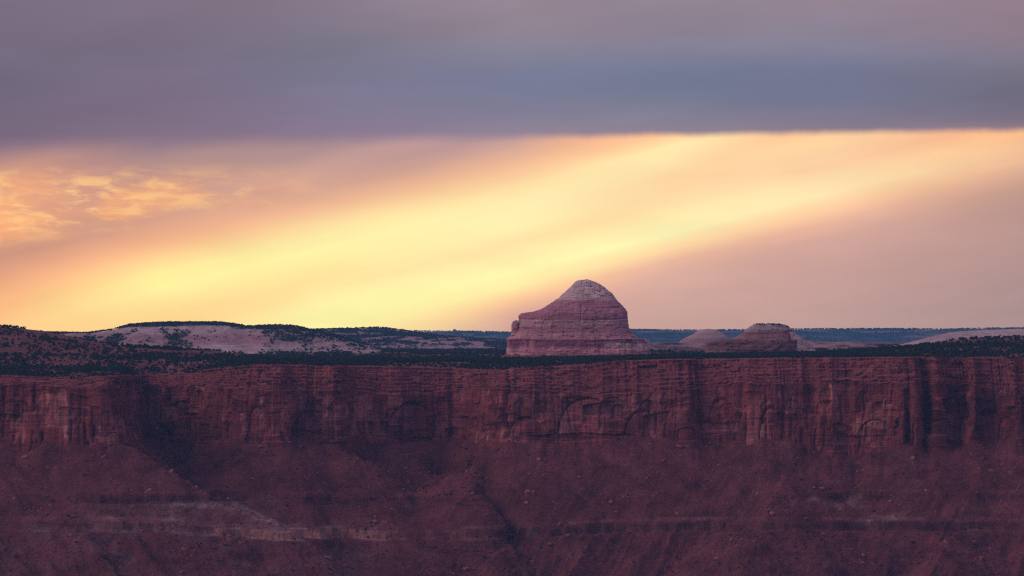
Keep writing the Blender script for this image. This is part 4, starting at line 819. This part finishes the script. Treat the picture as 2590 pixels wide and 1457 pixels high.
# trees on the hills behind
far_b = [clump_cloud(960 + k, 26, 2.0, 1.3, 1.25, 0.7) for k in range(4)]
def hill_trees(XX, YY, ZZ, MM, n, crest_n, sz):
    r, c = XX.shape; ii = rng.integers(2, r, n * 4); jj = rng.integers(0, c, n * 4); p = MM[ii, jj, 2] > rng.random(n * 4) * 1.1 + 0.12
    ii, jj = ii[p][:n], jj[p][:n]
    ii = np.concatenate([ii, np.full(crest_n, r - 1) - rng.integers(0, 3, crest_n)]); jj = np.concatenate([jj, rng.integers(0, c, crest_n)])
    P_ = np.stack([XX[ii, jj], YY[ii, jj], ZZ[ii, jj] - 0.3], 1); P_[:, :2] += rng.normal(0, 1.5, (len(P_), 2)); return P_, rng.uniform(0.6, 1.3, len(P_)) * sz
P1, S1 = hill_trees(SX, SY, SZ, SM, 2600, 0, 1.0)
jc = rng.integers(0, SX.shape[1], 900); jc = jc[(1295 + SX[-1, jc] / (K * 13300)) < 800]; P1c = np.stack([SX[-1, jc], SY[-1, jc] - rng.uniform(0, 40, len(jc)), SZ[-1, jc] - 0.2], 1)
P2, S2 = hill_trees(KX, KY, KZ, KM, 6000, 500, 1.35)
P3, S3 = hill_trees(FXX, FYY, FZZ, FM, 9000, 2200, 2.2)
N4 = 26000; y4 = rng.uniform(9900, 15500, N4); u4 = rng.uniform(560, 2500, N4); x4 = (u4 - 1295) * K * y4; z4 = surf_z(x4, y4)
n4 = fbm(x4 / 90, y4 / 420, oct=4, seed=655); k4 = rng.random(N4) < np.clip(0.22 + 2.6 * n4 - 0.12 * (y4 > 11500), 0.0, 0.9)
k4 &= ~((np.abs(x4 - X_(1463, YB)) < 150) & (np.abs(y4 - YB) < 110)) & ~((np.abs(x4 - X_(1900, YS)) < 130) & (np.abs(y4 - YS) < 110))
scatter('valley_trees', np.stack([x4, y4, z4], 1)[k4], rng.uniform(0.7, 1.4, int(k4.sum())) * 1.15, far_b, M_juniper, 'patchy juniper cover on the flats round the buttes')
scatter('hillside_trees', np.concatenate([P1, P1c, P2]), np.concatenate([S1, rng.uniform(0.6, 1.4, len(P1c)), S2]), far_b, M_juniper, 'scattered juniper trees on the hills behind the mesa')
scatter('horizon_trees', P3, S3, far_b, M_juniper, 'fringe of tiny trees on the far mesa')
cap = [(1915, 1972, 820.3), (1972, 1990, 824.5), (1990, 2004, 831)]
Pc = []
for _ in range(70):
    u_ = rng.uniform(1908, 1998); v_ = tab(u_, [(1905,822),(1915,820.6),(1970,820.8),(1985,824),(2003,833)]); Pc.append((float(X_(u_, YS)), YS + rng.uniform(-18, 20), float(Z_(v_, YS)) - 1.0))
scatter('summit_trees', np.array(Pc), rng.uniform(0.6, 1.0, 70), far_b, M_juniper, 'line of small trees on the flat top of the capped butte')
# ------------------------------------------------------------------ boulders and shrubs on the slope
def rock_mesh(seed, sub=1):
    r = np.random.default_rng(seed)
    import bmesh
    bm = bmesh.new(); bmesh.ops.create_icosphere(bm, subdivisions=sub, radius=1.0)
    v = np.array([x.co[:] for x in bm.verts]); f = np.array([[q.index for q in p.verts] for p in bm.faces]); bm.free()
    for _ in range(7):                                  # cut with planes for a broken, angular block
        n = r.normal(size=3); n /= np.linalg.norm(n); d = r.uniform(0.45, 0.8); h = v @ n; v = v - np.outer(np.maximum(h - d, 0), n)
    v = v * np.array([1.0, r.uniform(.6, .9), r.uniform(.5, .8)]) + r.normal(0, 0.03, v.shape)
    a_ = r.uniform(-0.5, 0.5); c, s = math.cos(a_), math.sin(a_); v = v @ np.array([[c, 0, s], [0, 1, 0], [-s, 0, c]])
    return v, f
def gz_at(x, y):
    i = np.clip(((x - gx[0]) / 1.35).astype(int), 0, len(gx) - 1); j = np.clip(((y - gy[0]) / 1.45).astype(int), 0, len(gy) - 1)
    return GZ[j, i], D[j, i], GU[j, i], GV[j, i]
N = 60000
bx = rng.uniform(-900, 900, N); by = rng.uniform(7350, 8120, N); bz, bd, bu, bv_ = gz_at(bx, by)
cl = fbm(bx / 45, by / 60, oct=4, seed=701)
pr = np.clip(-0.02 + 1.5 * cl + 0.5 * fbm(bx / 14, by / 14, oct=2, seed=703) + 0.25 * np.exp(-((bu - 1250) / 90) ** 2) + 0.2 * (bu > 1300) * (bz > -255), 0.04, 1)
ok = (bd > 6) & (rng.random(N) < pr * 0.75); bx, by, bz, bd, bu, bv_ = [q_[ok] for q_ in (bx, by, bz, bd, bu, bv_)]
bs = 0.6 + 1.1 * rng.pareto(2.9, len(bx)); bs = np.clip(bs, 0.5, 5.6)
inv = (bu > 8) & (bu < 2582) & (bv_ < 1450)
order = np.argsort(-np.where(inv, bs, 0)); nb_ = 290
BM = [mesh_np('boulder', *rock_mesh(800 + k, 2), M_boulder, smooth=False) for k in range(8)]
def where_b(u, v):
    a_ = 'on the headland slope at the left' if u < 480 else 'on the slope left of the central gully' if u < 1120 else 'beside the central gully' if u < 1340 else 'on the slope under the arch' if u < 2000 else 'on the slope at the right'
    b_ = 'above the dark ledge' if v < 1325 else 'below the dark ledge'
    return a_ + ' ' + b_
for j, i in enumerate(order[:nb_]):
    w = where_b(bu[i], bv_[i]); big = 'large' if bs[i] > 3.4 else 'small'
    o = obj('boulder', BM[j % 8], None, (float(bx[i]), float(by[i]), float(bz[i]) + 0.25 * float(bs[i]))); o.scale = (float(bs[i]),) * 3; o.rotation_euler = (0, 0, float(rng.uniform(0, 6.28)))
    tag(o, big + ' reddish boulder lying ' + w, 'boulder', big + ' boulders ' + w)
rest = order[nb_:]
scatter('talus_debris', np.stack([bx, by, bz + 0.15 * bs], 1)[rest], np.minimum(bs[rest], 2.8), [rock_mesh(830 + k, 1) for k in range(8)], M_boulder, 'scattered blocks and rubble over the slope')
# shrubs: dark bushes in gullies and on ledges
SHR = [mesh_np('shrub', *clump_cloud(860 + k, 260, 1.5, 0.9, 0.3, 0.35), M_shrub, smooth=False) for k in range(4)]
N = 26000
sx2 = rng.uniform(-900, 900, N); sy2 = rng.uniform(7350, 8120, N); sz2, sd2, su2, sv2 = gz_at(sx2, sy2)
gul_c = tab(sy2, gyl); pr = 0.05 + 0.9 * np.exp(-((su2 - gul_c) / 22) ** 2) + 1.0 * np.exp(-(((su2 - 1100) / 90) ** 2 + ((sv2 - 1245) / 26) ** 2)) + 0.6 * (np.exp(-((sv2 - 1326) / 6) ** 2)) * ((su2 > 560) & (su2 < 960)) + 0.5 * np.exp(-(((su2 - 830) / 50) ** 2 + ((sv2 - 1125) / 20) ** 2)) + 0.22 * (sv2 > 1345)
ok = (sd2 > 4) & (rng.random(N) < pr * 0.5); sx2, sy2, sz2, su2, sv2 = [q_[ok] for q_ in (sx2, sy2, sz2, su2, sv2)]; ss2 = rng.uniform(0.5, 1.3, len(sx2)) * (1 + 0.6 * (np.abs(su2 - 1140) < 60) * (sv2 < 1180))
inv = (su2 > 8) & (su2 < 2582) & (sv2 < 1450); order = np.argsort(-np.where(inv, ss2, 0)); ns_ = 130
for j, i in enumerate(order[:ns_]):
    w = where_b(su2[i], sv2[i])
    o = obj('desert_shrub', SHR[j % 4], None, (float(sx2[i]), float(sy2[i]), float(sz2[i]))); o.scale = (float(ss2[i]) * 1.15,) * 3; o.rotation_euler = (0, 0, float(rng.uniform(0, 6.28)))
    tag(o, 'dark rounded shrub growing ' + w, 'shrub', 'shrubs ' + w)
rest = order[ns_:]
shb = [clump_cloud(880 + k, 34, 1.5, 0.9, 0.7, 0.3) for k in range(4)]
# more shrubs on the stepped ledges of the rim
n3 = 9000; ri = (WX.shape[0] - 3 - (rng.random(n3) ** 1.6) * (NL - 12)).astype(int); ci = rng.integers(5, NS - 5, n3)
okr = (bt[ri - NW, ci] > 0.1) & (fbm(WX[ri, ci] / 40, WZ[ri, ci] / 8, oct=4, seed=720) > 0.12 + 0.010 * (WX.shape[0] - 12 - ri) * 0.5 - 0.25 * ((CU[ci] > 1080) & (CU[ci] < 1420))) ; ri, ci = ri[okr], ci[okr]
P_l = np.stack([WX[ri, ci], WY[ri, ci], WZ[ri, ci]], 1)
scatter('slope_scrub', np.concatenate([np.stack([sx2, sy2, sz2], 1)[rest], P_l]), np.concatenate([ss2[rest] * 0.9, rng.uniform(0.6, 1.5, len(P_l))]), shb, M_shrub, 'low dark scrub dotted over the ledges and slopes')
# ------------------------------------------------------------------ haze: dusk air in one closed box round camera and land
def haze_box():
    x0, x1, y0, y1, z0, z1 = -8000, 8000, -400, HFAR, -365, HTOP
    v = np.array([(x, y, z) for z in (z0, z1) for y in (y0, y1) for x in (x0, x1)], float)
    f = np.array([(0, 2, 3, 1), (4, 5, 7, 6), (0, 1, 5, 4), (2, 6, 7, 3), (0, 4, 6, 2), (1, 3, 7, 5)])
    m = bpy.data.materials.new('haze_air'); m.use_nodes = True; T = NT(m.node_tree); T.n.clear()
    pv = T.new('ShaderNodeVolumePrincipled'); pv.inputs['Color'].default_value = (0.24, 0.64, 1.0, 1); pv.inputs['Density'].default_value = HAZE; pv.inputs['Anisotropy'].default_value = 0.0
    o_ = T.new('ShaderNodeOutputMaterial'); T.l.new(pv.outputs[0], o_.inputs['Volume'])
    return mesh_np('haze', v, f, m, smooth=False)
tag(obj('haze', haze_box()), 'thin bluish evening haze', kind='stuff')
